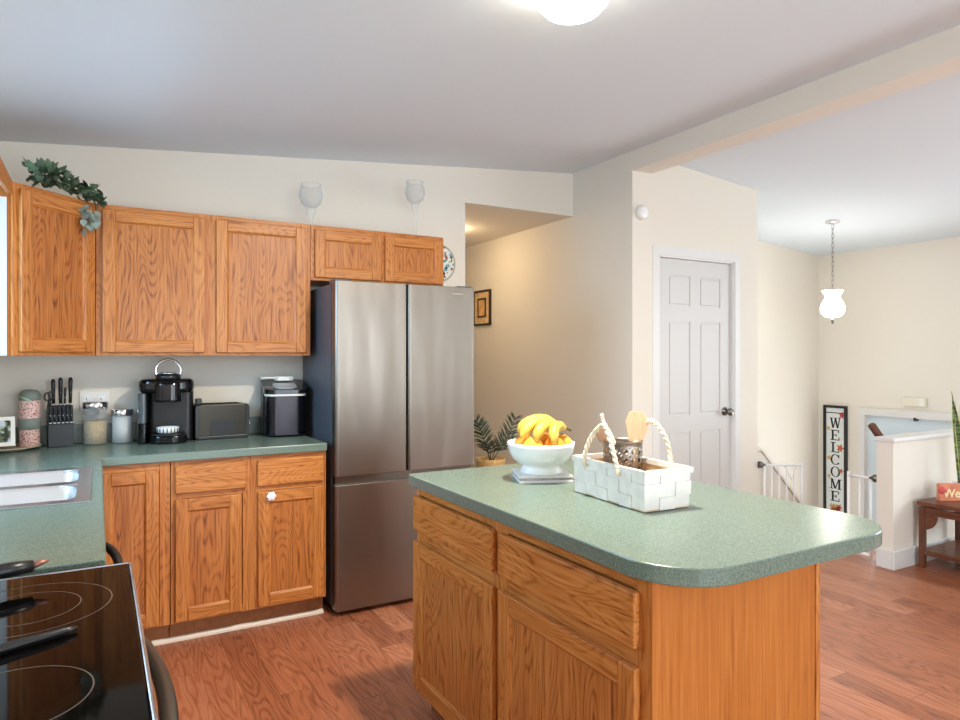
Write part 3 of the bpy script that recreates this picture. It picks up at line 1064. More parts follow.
def rope(parent, path, r=.0068, turns=11):
    path = [Vector(p) for p in path]
    dense = []
    n = 110
    for k in range(n + 1):
        u = k / n * (len(path) - 1)
        i = min(int(u), len(path) - 2)
        f = u - i
        p0, p1, p2, p3 = path[max(i - 1, 0)], path[i], path[i + 1], path[min(i + 2, len(path) - 1)]
        dense.append(.5 * ((2 * p1) + (-p0 + p2) * f + (2 * p0 - 5 * p1 + 4 * p2 - p3) * f * f + (-p0 + 3 * p1 - 3 * p2 + p3) * f ** 3))
    m = MB()
    for ph in (0, PI):
        q = []
        for k, p in enumerate(dense):
            d = (dense[min(k + 1, n)] - dense[max(k - 1, 0)]).normalized()
            s = d.cross(Vector((1, .2, .1))).normalized()
            u = s.cross(d)
            a = ph + 2 * PI * turns * k / n
            q.append(p + (s * math.cos(a) + u * math.sin(a)) * r * .55)
        m.tube(q, r * .72, 7)
    return m.build('rope_handle', M_rope, parent)


hx = HX * 1.035 + .007
rope(bk, [(-hx, .108, .098), (-hx - .003, .104, .130), (-hx + .004, .080, .190), (-hx + .010, .030, .235), (-hx + .006, .002, .228), (-hx + .000, -.038, .170), (-hx, -.060, .115), (-hx, -.064, .095)])
rope(bk, [(-hx + .010, .030, .270), (-hx + .010, .020, .244), (-hx + .012, -.006, .218), (-hx + .014, -.030, .185)], .0055, 5)
rope(bk, [(hx, .085, .098), (hx + .002, .083, .130), (hx - .004, .065, .190), (hx - .008, .012, .240), (hx - .008, -.028, .236), (hx - .002, -.066, .190), (hx + .002, -.080, .130), (hx, -.082, .098)])
# utensil holder in the basket
CC = (1.482, 1.655)
cup = thing('utensil_holder', 'perforated stainless steel utensil cup standing in the white basket', 'utensil holder', (CC[0], CC[1], .922))
o = (CC[0], CC[1], .922)
nA, nZ = 48, 14
t_ = bmesh.new()
R_ = .063
grid_v = {}
m = MB()
m.lathe([(R_, 0), (R_, .078)], n=48).lathe([(R_, .158), (R_, .172), (R_ + .002, .175), (R_ - .002, .175), (R_ - .002, .158)], n=48)
m.lathe([(0, .001), (R_, .001)], n=48)
# perforated band: cells with square-ish round holes
for k in range(16):
    for j in range(3):
        a0, a1 = 2 * PI * k / 16, 2 * PI * (k + 1) / 16
        z0, z1 = .078 + j * .0267, .078 + (j + 1) * .0267
        am, zm = (a0 + a1) / 2, (z0 + z1) / 2
        hole = [(am + .0080 / R_ * math.cos(q * PI / 6), zm + .0080 * math.sin(q * PI / 6)) for q in range(12)]
        sq = []
        for q in range(12):
            c_, s_ = math.cos(q * PI / 6), math.sin(q * PI / 6)
            kk = 1 / max(abs(c_), abs(s_))
            sq.append((am + (a1 - a0) / 2 * c_ * kk, zm + (z1 - z0) / 2 * s_ * kk))
        for q in range(12):
            r_ = (q + 1) % 12
            m.poly([(R_ * math.cos(a), R_ * math.sin(a), z) for a, z in (sq[q], sq[r_], hole[r_], hole[q])])
co = m.build('cup', M_steel, cup)
sp = thing('wooden_turner', 'pale wooden turner with a cut corner blade standing in the steel cup', 'utensil', (CC[0] + .030, CC[1] - .018, .924), -.50)
m = MB()
m.M = Matrix.Translation((.0, -.010, .003)) @ Matrix.Rotation(math.radians(3), 4, 'Y') @ Matrix.Rotation(math.radians(-6), 4, 'X')
m.prism([(-.024, .165), (.022, .165), (.036, .205), (.034, .238), (.020, .262), (-.024, .262), (-.036, .225)], -.003, .003, .001, plane='xz')
m.build('blade', pale_wood, sp)
m = MB()
m.M = Matrix.Translation((.0, -.010, .003)) @ Matrix.Rotation(math.radians(3), 4, 'Y') @ Matrix.Rotation(math.radians(-6), 4, 'X')
m.tube([(0, 0, .004), (0, 0, .10), (0, 0, .17)], [.006, .007, .009], 10)
m.build('handle', pale_wood, sp)
sp = thing('wooden_spoon', 'brown wooden spatula leaning at the left side of the steel cup', 'utensil', (CC[0] - .020, CC[1] + .02, .924), -.3)
m = MB()
m.M = Matrix.Rotation(math.radians(-11), 4, 'Y')
m.tube([(0, 0, .004), (0, 0, .11), (0, 0, .175)], [.005, .006, .008], 10)
m.build('handle', mat('brown_wood', (176, 132, 96), .6, noise=.1), sp)
m = MB()
m.M = Matrix.Rotation(math.radians(-11), 4, 'Y')
m.prism([(-.016, .172), (.016, .172), (.024, .20), (.022, .225), (-.022, .225), (-.024, .20)], -.003, .003, .001, plane='xz')
m.build('blade', mat('brown_wood_blade', (176, 132, 96), .6, noise=.1), sp)

# ------------------------------------------------------------------ things on the back counter
ZC = .9145
# coffee maker
t = thing('coffee_maker', 'black single cup coffee maker with a raised silver handle and clear side tank', 'coffee maker', (.312, 3.940, ZC), -.14)
m = MB().prism(rrect(-.082, .138, -.02, .112, (.03, .03, .05, .05), 6), 0, .325, .012, 3)
m.build('body', M_black, t)
MB().prism(rrect(-.075, .112, -.150, -.015, (.07, .07, .01, .01), 8), .002, .040, .006).build('base', M_blackg, t)
MB().prism(rrect(-.062, .099, -.142, -.025, (.06, .06, .02, .02), 8), .040, .050, .003).build('drip_tray', M_char, t)
m = MB()
m.lathe([(0, .052), (.038, .052), (.052, .058), (.055, .082), (.051, .084), (.047, .062), (0, .060)], .018, -.085, 28)
tr = m.build('tray_insert', M_white, t)
for k in range(9):
    a = PI + PI * (k + .5) / 9
    MB().box(.018 + .054 * math.cos(a) - .002, .018 + .054 * math.cos(a) + .002, -.085 + .054 * math.sin(a) - .003, -.085 + .054 * math.sin(a) + .003, .056, .080).build('slot', M_gap, tr)
m = MB().prism(rrect(-.122, .142, -.115, .10, (.065, .065, .05, .05), 8), .262, .335, .022, 4)
m.build('head', M_blackg, t)
m = MB().prism(rrect(-.05, .086, -.138, -.06, (.05, .05, .02, .02), 8), .215, .318, .012, 3)
m.build('brew_spout', M_blackg, t)
m = MB().lathe([(0, .330), (.062, .330), (.060, .352), (.050, .362), (0, .364)], .018, -.055, 28)
lid = m.build('lid', M_black, t)
MB().lathe([(.044, .362), (.046, .366), (.036, .370), (0, .371)], .018, -.055, 24).build('lid_emblem', M_steelh, lid)
hp = [(.018 + .060 * math.cos(PI * (1 + .15) - (PI * 1.3) * k / 20), -.045, .375 + .062 * math.sin(PI * (1 + .15) - (PI * 1.3) * k / 20)) for k in range(21)]
MB().tube(hp, .0065, 10).build('handle', M_chrome, t)
m = MB().prism(rrect(-.124, -.084, -.110, .10, (.03, .01, .01, .03), 6), .004, .262, .006)
m.build('water_tank', mat('smoky_clear_plastic', (98, 102, 106), .12, spec=.6, alpha_=1) if False else mat('smoky_clear_plastic', (84, 88, 92), .1, spec=.7), t)
MB().prism(rrect(-.126, -.082, -.112, .10, (.03, .01, .01, .03), 6), .0, .110, .006).build('tank_base', M_blackg, t)

# toaster
t = thing('toaster', 'dark grey long toaster between the coffee maker and ice maker', 'toaster', (.594, 3.972, ZC), .05)
M_dsteel = mat('dark_steel', (58, 54, 48), .28, .9)
m = MB().prism(rrect(-.132, .132, .016, .19, (.012, .012, .020, .020), 8), -.072, .072, .005, 3, plane='xz')
m.build('body', M_dsteel, t)
for s in (-1, 1):
    MB().prism(rrect(-.142 if s < 0 else .122, -.122 if s < 0 else .142, .008, .188, (.004, .004, .016 if s > 0 else .004, .016 if s < 0 else .004), 6), -.075, .075, .0025, 2, plane='xz').build('end_cap', M_black, t)
MB().box(-.135, .135, -.072, .072, 0, .018, .004).build('base', M_black, t)
ap = [(-.064, .02), (-.064, .085)] + [(-.044 - .02 * math.cos(PI / 2 * k / 5), .085 + .022 * math.sin(PI / 2 * k / 5)) for k in range(1, 6)] + \
     [(.044 + .02 * math.sin(PI / 2 * k / 5), .085 + .022 * math.cos(PI / 2 * k / 5)) for k in range(6)] + [(.064, .02)]
MB().prism(ap, -.0755, -.071, .0015, plane='xz').build('front_emblem', M_char, t)
MB().box(-.10, .10, -.045, -.015, .186, .1925, .001).build('slot', M_gap, t)
MB().box(-.10, .10, .015, .045, .186, .1925, .001).build('slot', M_gap, t)
MB().box(-.130, -.098, -.018, .018, .186, .222, .006).build('lever', M_black, t)
kb = MB()
kb.M = Matrix.Translation((.142, -.05, .075)) @ Matrix.Rotation(PI / 2, 4, 'Y')
kb.lathe([(0, 0), (.011, 0), (.010, .012), (0, .013)], n=16)
kb.build('dial', M_chrome, t)

# ice maker
t = thing('ice_maker', 'black and steel countertop ice maker next to the refrigerator', 'ice maker', (.935, 3.930, ZC), -.10)
m = MB().prism(rrect(-.118, .118, -.04, .125, (.02, .02, .03, .03), 6), .006, .275, .006)
m.build('body', M_black, t)
front = rrect(-.108, .108, -.128, -.03, (.055, .055, .004, .004), 10)
m = MB().prism(front, .008, .228, .003)
m.build('front_panel', steel_mat('dark_brushed_steel', (60, 57, 60), .26, 'z'), t)
MB().prism(rrect(-.112, .112, -.132, -.03, (.057, .057, .004, .004), 10), .229, .243, .003).build('white_band', M_whiteplastic, t)
# lid slopes up towards the back
m = MB()
pts = rrect(-.118, .118, -.136, .125, (.058, .058, .03, .03), 10)
t_ = bmesh.new()


def lz(y):
    return .252 + (y + .136) / .261 * .052


lo = [t_.verts.new((a, b, .243)) for a, b in pts]
hi = [t_.verts.new((a, b, lz(b) + .012)) for a, b in pts]
t_.faces.new(lo[::-1])
t_.faces.new(hi)
for k in range(len(pts)):
    t_.faces.new((lo[k], lo[(k + 1) % len(pts)], hi[(k + 1) % len(pts)], hi[k]))
m._take(t_)
lid = m.build('lid', M_blackg, t)
wn = rrect(-.066, .066, -.108, .010, (.05, .05, .02, .02), 8)
m = MB()
t_ = bmesh.new()
lo = [t_.verts.new((a, b, lz(b) + .0115)) for a, b in wn]
hi = [t_.verts.new((a * .94, b * .97, lz(b) + .020)) for a, b in wn]
t_.faces.new(hi)
for k in range(len(wn)):
    t_.faces.new((lo[k], lo[(k + 1) % len(wn)], hi[(k + 1) % len(wn)], hi[k]))
m._take(t_)
m.build('lid_window', mat('grey_clear_plastic', (150, 152, 156), .12, spec=.7), lid)
for x in (-.08, .08):
    MB().lathe([(0, 0), (.012, 0), (.012, .008), (0, .008)], x, .08, 12).build('foot', M_black, t)
sc = thing('ice_scoop', 'white plastic ice scoop lying on the ice maker lid', 'scoop', (.925, 3.985, ZC + .307), -.10)
m = MB()
m.prism([(-.015, -.030), (.05, -.034), (.075, -.02), (.075, .02), (.05, .034), (-.015, .030), (-.03, 0)], .002, .030, .008, 3)
m.build('scoop_bowl', M_whiteplastic, sc)
MB().tube([(-.02, 0, .020), (-.06, 0, .022), (-.105, 0, .020)], [.008, .007, .008], 10).build('handle', M_whiteplastic, sc)

# canisters
M_grain = mat('oat_contents', (214, 182, 134), .8, noise=.28, nscale=120)
M_sugar = mat('white_contents', (236, 234, 228), .8, noise=.05, nscale=120)


def canister(x, y, r, h, fill, contents, label, name='canister'):
    t = thing(name, label, 'canister', (x, y, ZC), 0, 'glass canisters with steel lids')
    MB().lathe([(0, .0), (r, .0), (r, h), (r - .003, h), (r - .003, .004), (0, .004)], n=32).build('glass_jar', M_glass, t)
    MB().lathe([(0, .0045), (r - .0035, .0045), (r - .0035, fill), (0, fill)], n=32).build('contents', contents, t)
    MB().lathe([(r + .002, h - .006), (r + .003, h - .004), (r + .003, h + .024), (r, h + .027), (0, h + .027), (0, h + .001), (r + .002, h + .001), (r + .002, h - .006)], n=32).build('lid', M_chrome, t)
    return t


canister(-.012, 3.995, .056, .192, .12, M_grain, 'taller clear canister with beige grain and steel lid')
canister(.110, 3.985, .050, .150, .142, M_sugar, 'shorter canister with white contents and steel lid')
# knife block
kb = thing('knife_block', 'black slotted knife block full of black handled knives', 'knife block', (-.168, 4.005, ZC), .12)
MB().box(-.054, .056, -.062, .05, 0, .115, .003).build('block_front', M_char, kb)
MB().box(-.054, .056, -.020, .05, .115, .205, .003).build('block_back', M_black, kb)
g_kn = 'black handled knives in the block'


def knife(dx, dy, z, h, tilt, label, r=.010):
    c = Matrix.Rotation(.12, 3, 'Z') @ Vector((dx, dy, 0))
    t = thing('knife', label, 'knife', (-.168 + c.x, 4.005 + c.y, ZC + z), .12, g_kn)
    m = MB()
    m.M = Matrix.Rotation(tilt, 4, 'Y')
    m.tube([(0, 0, .008), (0, 0, h * .3), (0, 0, h * .7), (0, -.003, h * .92), (0, -.004, h)], [r * .8, r * .85, r, r * 1.1, r * .6], 10, flat=.7)
    m.build('handle', M_black, t)
    m = MB()
    m.M = Matrix.Rotation(tilt, 4, 'Y')
    m.box(-.006, .006, -.003, .003, 0, .008, .001)
    m.build('bolster', M_nickel, t)
    m = MB()
    m.M = Matrix.Rotation(tilt, 4, 'Y')
    for f in (.45, .82):
        m.ball((0, -r * .82, h * f), .0032, u=8, v=6)
    m.build('rivet', M_chrome, t)


for i in range(6):
    knife(-.044 + i * .018, -.040, .1155, .092, 0, 'steak knife, %s in the front row of the knife block' % ('leftmost', 'second from left', 'third from left', 'third from right', 'second from right', 'rightmost')[i], .0088)
knife(-.026, .012, .2055, .132, -.02, 'tall knife at the left of the top row in the knife block', .0135)
knife(.004, .012, .2055, .140, 0, 'tall knife in the middle of the top row in the knife block', .0140)
knife(.020, -.010, .2055, .090, .03, 'shorter knife between the tall knives of the block', .0085)
knife(.046, .012, .2055, .140, .01, 'tall knife at the right of the top row in the knife block', .0135)
t = thing('scissors', 'black kitchen scissors at the left end of the knife block', 'scissors', (-.213, 4.0, ZC + .2052), .12)
m = MB()
for s, dz in ((-1, 0), (1, .006)):
    pts = [(s * .009 + .011 * math.cos(a * PI / 8), 0, .045 + dz + .020 * math.sin(a * PI / 8)) for a in range(16)]
    m.tube(pts, .0045, 8, closed=True)
m.tube([(0, 0, 0), (0, 0, .03)], [.009, .007], 8)
m.build('finger_grip', M_black, t)
# plate, tumbler, framed photo
pl = thing('plate', 'round patterned plate lying on the counter corner under the tumbler', 'plate', (-.380, 3.925, ZC))
M_pl = mat('patterned_plate', (196, 168, 146), .35, noise=.35, nscale=35)
MB().lathe([(0, 0), (.075, 0), (.08, .004), (.135, .016), (.137, .019), (.132, .0195), (.078, .008), (0, .006)], n=40).build('plate_body', M_pl, pl)
MB().lathe([(.137, .0155), (.1395, .018), (.137, .021), (.134, .019)], n=40).build('plate_rim', mat('sage_rim', (150, 152, 134), .35), pl)
PZ = ZC + .0085
tm = thing('tumbler', 'pink floral travel tumbler with grey sleeve and grey lid', 'tumbler', (-.293, 3.975, PZ))
mf = mat('pink_floral_print', (222, 180, 172), .4)
nt = mf.node_tree
vo_ = nd(nt, 'ShaderNodeTexVoronoi')
vo_.inputs['Scale'].default_value = 105
tc_ = nd(nt, 'ShaderNodeTexCoord')
nt.links.new(tc_.outputs['Object'], vo_.inputs['Vector'])
rp_ = nd(nt, 'ShaderNodeValToRGB')
rp_.color_ramp.elements[0].position, rp_.color_ramp.elements[0].color = .30, lin((150, 80, 80))
rp_.color_ramp.elements[1].position, rp_.color_ramp.elements[1].color = .48, lin((214, 180, 168))
nt.links.new(vo_.outputs['Distance'], rp_.inputs['Fac'])
nt.links.new(rp_.outputs['Color'], nt.nodes['Principled BSDF'].inputs['Base Color'])
M_sage = mat('sage_grey_silicone', (112, 122, 114), .55)
MB().lathe([(0, 0), (.040, 0), (.043, .004), (.045, .225), (.042, .232), (0, .232)], n=32).build('body', mf, tm)
MB().lathe([(.0448, .085), (.0475, .087), (.048, .138), (.0448, .14)], n=32).build('sleeve', M_sage, tm)
lid = MB().lathe([(.044, .228), (.0465, .232), (.046, .258), (.036, .275), (.022, .280), (0, .281)], n=32).build('lid', M_sage, tm)
MB().tube([(-.046, -.012, .252), (-.02, -.04, .240), (.004, -.05, .228)], .005, 8).build('strap', mat('mint_strap', (160, 190, 170), .5), lid)
fp = thing('photo_frame', 'white framed photo leaning on the counter at the left edge', 'photo frame', (-.432, 3.925, ZC + .0200), .12)
Rm = Matrix.Rotation(math.radians(-14), 4, 'X')
m = MB()
m.M = Rm
m.grid([-.10, -.082, .066, .084], [0, .018, .125, .143], {(1, 1)}, -.006, .006, 'xz')
m.build('frame', M_whiteplastic, fp)
m = MB()
m.M = Rm
m.box(-.083, .067, -.002, .002, .017, .126)
mp_ = mat('photo_print', (90, 100, 90), .25)
nt = mp_.node_tree
tc_ = nd(nt, 'ShaderNodeTexCoord')
n_ = nd(nt, 'ShaderNodeTexNoise')
n_.inputs['Scale'].default_value = 28
nt.links.new(tc_.outputs['Object'], n_.inputs['Vector'])
rp_ = nd(nt, 'ShaderNodeValToRGB')
e = rp_.color_ramp.elements
e[0].position, e[0].color = .36, lin((30, 28, 26))
e[1].position, e[1].color = .60, lin((196, 206, 218))
k_ = e.new(.48)
k_.color = lin((92, 110, 70))
nt.links.new(n_.outputs['Fac'], rp_.inputs['Fac'])
nt.links.new(rp_.outputs['Color'], nt.nodes['Principled BSDF'].inputs['Base Color'])
m.build('photo', mp_, fp)
m = MB()
m.tube([(-.01, .022, .10), (-.01, .052, .001)], .004, 6)
m.build('easel', M_black, fp)
# outlet
ot = thing('outlet', 'white double outlet plate on the backsplash wall behind the canisters', 'outlet', (-.01, YB, 1.13))
MB((-.01, YB, 1.13)).box(-.085, .055, YB - .007, YB - .0005, 1.065, 1.185, .003).build('cover_plate', M_whiteplastic, ot)
for x in (-.048, .018):
    s_ = MB((-.01, YB, 1.13)).box(x - .017, x + .017, YB - .009, YB - .006, 1.09, 1.16, .002).build('socket', M_white, ot)
    for z in (1.108, 1.142):
        MB((-.01, YB, 1.13)).box(x - .006, x - .003, YB - .0095, YB - .008, z - .006, z + .006).build('slot', M_gap, s_)

# ------------------------------------------------------------------ on top of the wall cabinets
iv = thing('ivy_garland', 'green trailing ivy lying on top of the corner cabinet', 'plant', (-.15, 3.66, ZT))
M_leaf = mat('ivy_leaf', (84, 106, 82), .5, noise=.5, nscale=14)
M_leaf2 = mat('pale_ivy_leaf', (140, 150, 136), .5, noise=.25, nscale=14)
M_stemg = mat('ivy_stem', (84, 84, 52), .6)


def leaf(m, p, size, yaw, pitch, roll):
    R = Matrix.Translation(p) @ Matrix.Rotation(yaw, 4, 'Z') @ Matrix.Rotation(pitch, 4, 'X') @ Matrix.Rotation(roll, 4, 'Y')
    out = [(0, 0), (.32, .08), (.46, .32), (.36, .62), (0, 1.05), (-.36, .62), (-.46, .32), (-.32, .08)]
    c = R @ Vector((0, .42 * size, -.09 * size))
    vs = [m.bm.verts.new(m.M @ (R @ Vector((a * size, b * size, .05 * size * abs(a)))  - m.o)) for a, b in out]
    cv = m.bm.verts.new(m.M @ (c - m.o))
    for k in range(8):
        f = m.bm.faces.new((vs[k], vs[(k + 1) % 8], cv))
        f.material_index = m.mi
        f.smooth = True


o = (-.15, 3.66, ZT)
path = [(-.235, 3.59, 2.15), (-.195, 3.585, 2.17), (-.14, 3.63, 2.15), (-.08, 3.70, 2.155), (-.035, 3.715, 2.14), (-.008, 3.712, 2.10), (-.012, 3.70, 2.03), (-.02, 3.695, 1.97)]
MB(o).tube(path, .004, 6).build('stem', M_stemg, iv)
m = MB(o)
rnd = random.Random(5)
for i in range(230):
    u = rnd.random()
    u = u * 5.0 / 7 if u > .40 else u * .75
    q = u * 7
    k = min(int(q), 6)
    p = Vector(path[k]).lerp(Vector(path[k + 1]), q - k)
    sp_ = .056 if u < .32 else .036
    p += Vector((rnd.uniform(-sp_, sp_), rnd.uniform(-sp_, sp_), rnd.uniform(-.2, 1.1) * sp_))
    p.z = max(p.z, ZT + .01) if p.y > 3.72 or u < .6 else p.z
    leaf(m, p, rnd.uniform(.028, .048), rnd.uniform(0, 2 * PI), rnd.uniform(-.9, 1.1), rnd.uniform(-.7, .7))
for i in range(7):
    leaf(m, Vector((-.205 + rnd.uniform(-.03, .03), 3.59, 2.20)), .060, rnd.uniform(0, 2 * PI), rnd.uniform(.9, 1.4), rnd.uniform(-.3, .3))
m.mi = 1
for i in range(22):
    p = Vector((-.030 + rnd.uniform(-.032, .030), 3.690 + rnd.uniform(-.03, .004), 1.965 + rnd.random() * .13))
    leaf(m, p, rnd.uniform(.030, .045), rnd.uniform(-.8, .8) + PI, rnd.uniform(-1.6, -.6), rnd.uniform(-.5, .5))
m.build('foliage', [M_leaf, M_leaf2], iv)
g1 = thing('glass_goblet', 'round clear glass goblet with a short stem on the cabinet over the ice maker', 'goblet', (1.086, 3.90, ZT), 0, 'glass goblets on the wall cabinets')
MB().lathe([(0, 0), (.05, 0), (.048, .006), (.018, .018), (.014, .04), (.020, .075), (.030, .100), (.028, .112), (.034, .125), (.058, .150), (.070, .190), (.068, .225), (.056, .252), (.060, .262),
            (.057, .262), (.053, .252), (.064, .225), (.066, .190), (.055, .154), (.03, .130), (0, .126)], n=32).build('goblet_body', M_glass, g1)
g2 = thing('glass_goblet', 'clear glass goblet with a tall thin stem above the refrigerator', 'goblet', (1.753, 3.90, ZT), 0, 'glass goblets on the wall cabinets')
MB().lathe([(0, 0), (.05, 0), (.048, .006), (.012, .018), (.009, .06), (.010, .150), (.018, .185), (.020, .20), (.026, .222), (.052, .250), (.064, .285), (.062, .320), (.052, .345), (.058, .364),
            (.055, .364), (.049, .345), (.058, .320), (.060, .285), (.048, .252), (.02, .228), (0, .225)], n=32).build('goblet_body', M_glass, g2)
# decorative plate on the wall
dp = thing('decorative_plate', 'round glass mosaic plate hung on the wall beside the small cabinet', 'wall plate', (2.000, YB - .001, 2.0))
m = MB()
m.M = Matrix.Rotation(PI / 2, 4, 'X')
m.lathe([(0, .006), (.07, .006), (.08, .010), (.125, .024), (.127, .027), (.123, .028), (.078, .014), (0, .010)], n=40)
mz = mat('mosaic_glass', (210, 220, 215), .2)
nt = mz.node_tree
v_ = nd(nt, 'ShaderNodeTexVoronoi')
v_.inputs['Scale'].default_value = 58
tc_ = nd(nt, 'ShaderNodeTexCoord')
nt.links.new(tc_.outputs['Object'], v_.inputs['Vector'])
sp_ = nd(nt, 'ShaderNodeSeparateColor')
nt.links.new(v_.outputs['Color'], sp_.inputs[0])
rp_ = nd(nt, 'ShaderNodeValToRGB')
rp_.color_ramp.interpolation = 'CONSTANT'
e = rp_.color_ramp.elements
e[0].position, e[0].color = 0, lin((226, 226, 218))
e[1].position, e[1].color = .45, lin((110, 168, 170))
for pz, cc in ((.6, (232, 228, 214)), (.75, (38, 44, 50)), (.86, (150, 84, 50)), (.93, (236, 236, 230))):
    q = e.new(pz)
    q.color = lin(cc)
nt.links.new(sp_.outputs[0], rp_.inputs['Fac'])
nt.links.new(rp_.outputs['Color'], nt.nodes['Principled BSDF'].inputs['Base Color'])
m.build('plate_body', mz, dp)
m = MB()
m.M = Matrix.Rotation(PI / 2, 4, 'X')
m.lathe([(.122, .023), (.129, .026), (.122, .030), (.118, .026), (.122, .023)], n=40)
m.build('plate_rim', mat('sage_glass_rim', (176, 176, 150), .2), dp)

# ------------------------------------------------------------------ ceiling light, hall light, pendant
lx, ly = 1.344, 1.743
lz0 = ceil_z(lx)
cl = thing('ceiling_light', 'round white glass dome ceiling light that is switched on', 'ceiling light', (lx, ly, lz0))
o = (lx, ly, lz0)
MB(o).lathe([(0, lz0 + .012), (.130, lz0 + .012), (.130, lz0 - .022), (.118, lz0 - .026), (0, lz0 - .026)], lx, ly, 40).build('base', M_white, cl)
M_dome = emit_mat('lit_opal_glass', (255, 246, 226), 5.0)
MB(o).lathe([(.116, lz0 - .026), (.124, lz0 - .045), (.118, lz0 - .078), (.092, lz0 - .107), (.050, lz0 - .124), (0, lz0 - .128)], lx, ly, 40).build('glass_dome', M_dome, cl)
bl = bpy.data.lights.new('dome_bulb', 'AREA')
bl.shape, bl.size, bl.energy, bl.color = 'DISK', .16, 17, (1.0, .92, .78)
bo = bpy.data.objects.new('dome_bulb', bl)
COL.objects.link(bo)
bo.location = (lx, ly, lz0 - .132)
hl = thing('hall_light', 'small round ceiling light in the hallway', 'ceiling light', (2.55, 5.0, 2.44))
MB((2.55, 5.0, 2.44)).lathe([(0, 2.44), (.13, 2.44), (.13, 2.42), (0, 2.42)], 2.55, 5.0, 32).build('base', M_white, hl)
MB((2.55, 5.0, 2.44)).lathe([(.12, 2.42), (.115, 2.38), (.07, 2.345), (0, 2.335)], 2.55, 5.0, 32).build('glass_dome', emit_mat('lit_warm_glass', (255, 226, 184), 9.0), hl)
px, py = 5.62, 3.568
pz = ceil_z(px)
pd = thing('pendant_lamp', 'white glass pendant lamp on a long chain over the entry stairs', 'pendant lamp', (px, py, pz))
o = (px, py, pz)
MB(o).lathe([(0, pz + .004), (.062, pz + .004), (.060, pz - .012), (.03, pz - .026), (0, pz - .03)], px, py, 28).build('canopy', M_chrome, pd)
m = MB(o)
z = pz - .03
zt_ = 1.955
n = int((z - zt_) / .044)
for k in range(n + 1):
    zc = z - (k + .5) * (z - zt_) / (n + 1)
    pts = []
    for a in range(12):
        c_, s_ = math.cos(a * PI / 6), math.sin(a * PI / 6)
        pts.append((px + (.008 * c_ if k % 2 else 0), py + (0 if k % 2 else .008 * c_), zc + .027 * s_))
    m.tube(pts, .0021, 6, closed=True)
m.build('chain', M_nickel, pd)
M_opal = emit_mat('lit_white_pendant_glass', (255, 250, 242), 5.5)
sh = MB(o).lathe([(r_s * .86, z_s) for r_s, z_s in ((.100, 1.945), (.086, 1.927), (.068, 1.900), (.070, 1.878), (.098, 1.840), (.113, 1.797), (.106, 1.750), (.075, 1.720), (.030, 1.710), (.026, 1.713), (.07, 1.727), (.100, 1.753), (.107, 1.797), (.093, 1.838), (.065, 1.878), (.063, 1.900), (.082, 1.930), (.096, 1.946), (.100, 1.945))], px, py, 36)
sh.build('lamp_shade', M_opal, pd)
MB(o).lathe([(0, 1.962), (.045, 1.958), (.045, 1.950), (0, 1.946)], px, py, 20).tube([(px, py, 1.95), (px, py, 1.70)], .006, 8).build('stem', M_nickel, pd)
MB(o).lathe([(0, 1.706), (.014, 1.702), (.010, 1.685), (.013, 1.672), (.006, 1.655), (0, 1.652)], px, py, 16).build('finial', M_nickel, pd)
# smoke alarm on the wall end
sa = thing('smoke_alarm', 'small round white alarm on the end of the wall by the closet door', 'alarm', (3.238, 3.435, 2.355))
m = MB()
m.M = Matrix.Rotation(PI / 2, 4, 'X')
m.lathe([(0, .001), (.050, .001), (.052, .012), (.047, .028), (.03, .034), (0, .035)], n=32)
m.build('case', M_whiteplastic, sa)
m = MB()
m.M = Matrix.Rotation(PI / 2, 4, 'X')
m.lathe([(.034, .034), (.022, .037), (0, .038)], n=24)
m.build('grille', M_white, sa)

# framed picture in the hall (on the wall X = XH)
pf = thing('framed_picture', 'small dark framed picture with a tan mat on the hallway wall', 'picture', (XH, 5.47, 1.825))
o = (XH, 5.47, 1.825)
MB(o).grid([5.31, 5.328, 5.612, 5.63], [1.66, 1.676, 1.974, 1.99], {(1, 1)}, XH - .022, XH - .001, 'yz').build('frame', mat('dark_frame', (46, 32, 24), .4), pf)
MB(o).box(XH - .010, XH - .002, 5.328, 5.612, 1.676, 1.974).build('mat_board', mat('tan_mat', (222, 186, 138), .7, noise=.2, nscale=30), pf)
inn = MB(o).grid([5.395, 5.41, 5.53, 5.545], [1.735, 1.75, 1.90, 1.915], {(1, 1)}, XH - .018, XH - .009, 'yz').build('inner_frame', mat('dark_inner_frame', (52, 36, 26), .4), pf)
MB(o).box(XH - .013, XH - .009, 5.41, 5.53, 1.75, 1.90).build('art_print', mat('amber_print', (222, 172, 110), .6, noise=.25, nscale=12), pf)

# ------------------------------------------------------------------ palm by the refrigerator
pp = thing('potted_palm', 'dark leaved palm in a golden basket planter beside the refrigerator', 'plant', (2.29, 3.86, 0))
o = (2.29, 3.86, 0)
M_gold = mat('golden_wicker', (196, 156, 96), .55, noise=.3, nscale=60, bump=.6, bscale=90)
MB(o).lathe([(0, .40), (.075, .40), (.098, .665), (.102, .685), (.094, .685), (.07, .44), (0, .43)], 2.29, 3.86, 28).build('basket_planter', M_gold, pp)
m = MB(o)
m.lathe([(0, .385), (.10, .385), (.10, .40), (0, .40)], 2.29, 3.86, 24)
for a in (0, 1, 2):
    q = a * 2 * PI / 3 + .3
    m.tube([(2.29 + .08 * math.cos(q), 3.86 + .08 * math.sin(q), .388), (2.29 + .125 * math.cos(q), 3.86 + .125 * math.sin(q), .006)], [.011, .009], 10)
m.build('stand', walnut_z, pp)
M_palm = mat('palm_leaf', (46, 62, 42), .45, noise=.3, nscale=20)
MB(o).lathe([(0, .65), (.09, .65)], 2.29, 3.86, 20).build('soil', mat('dark_soil', (40, 30, 24), .9), pp)


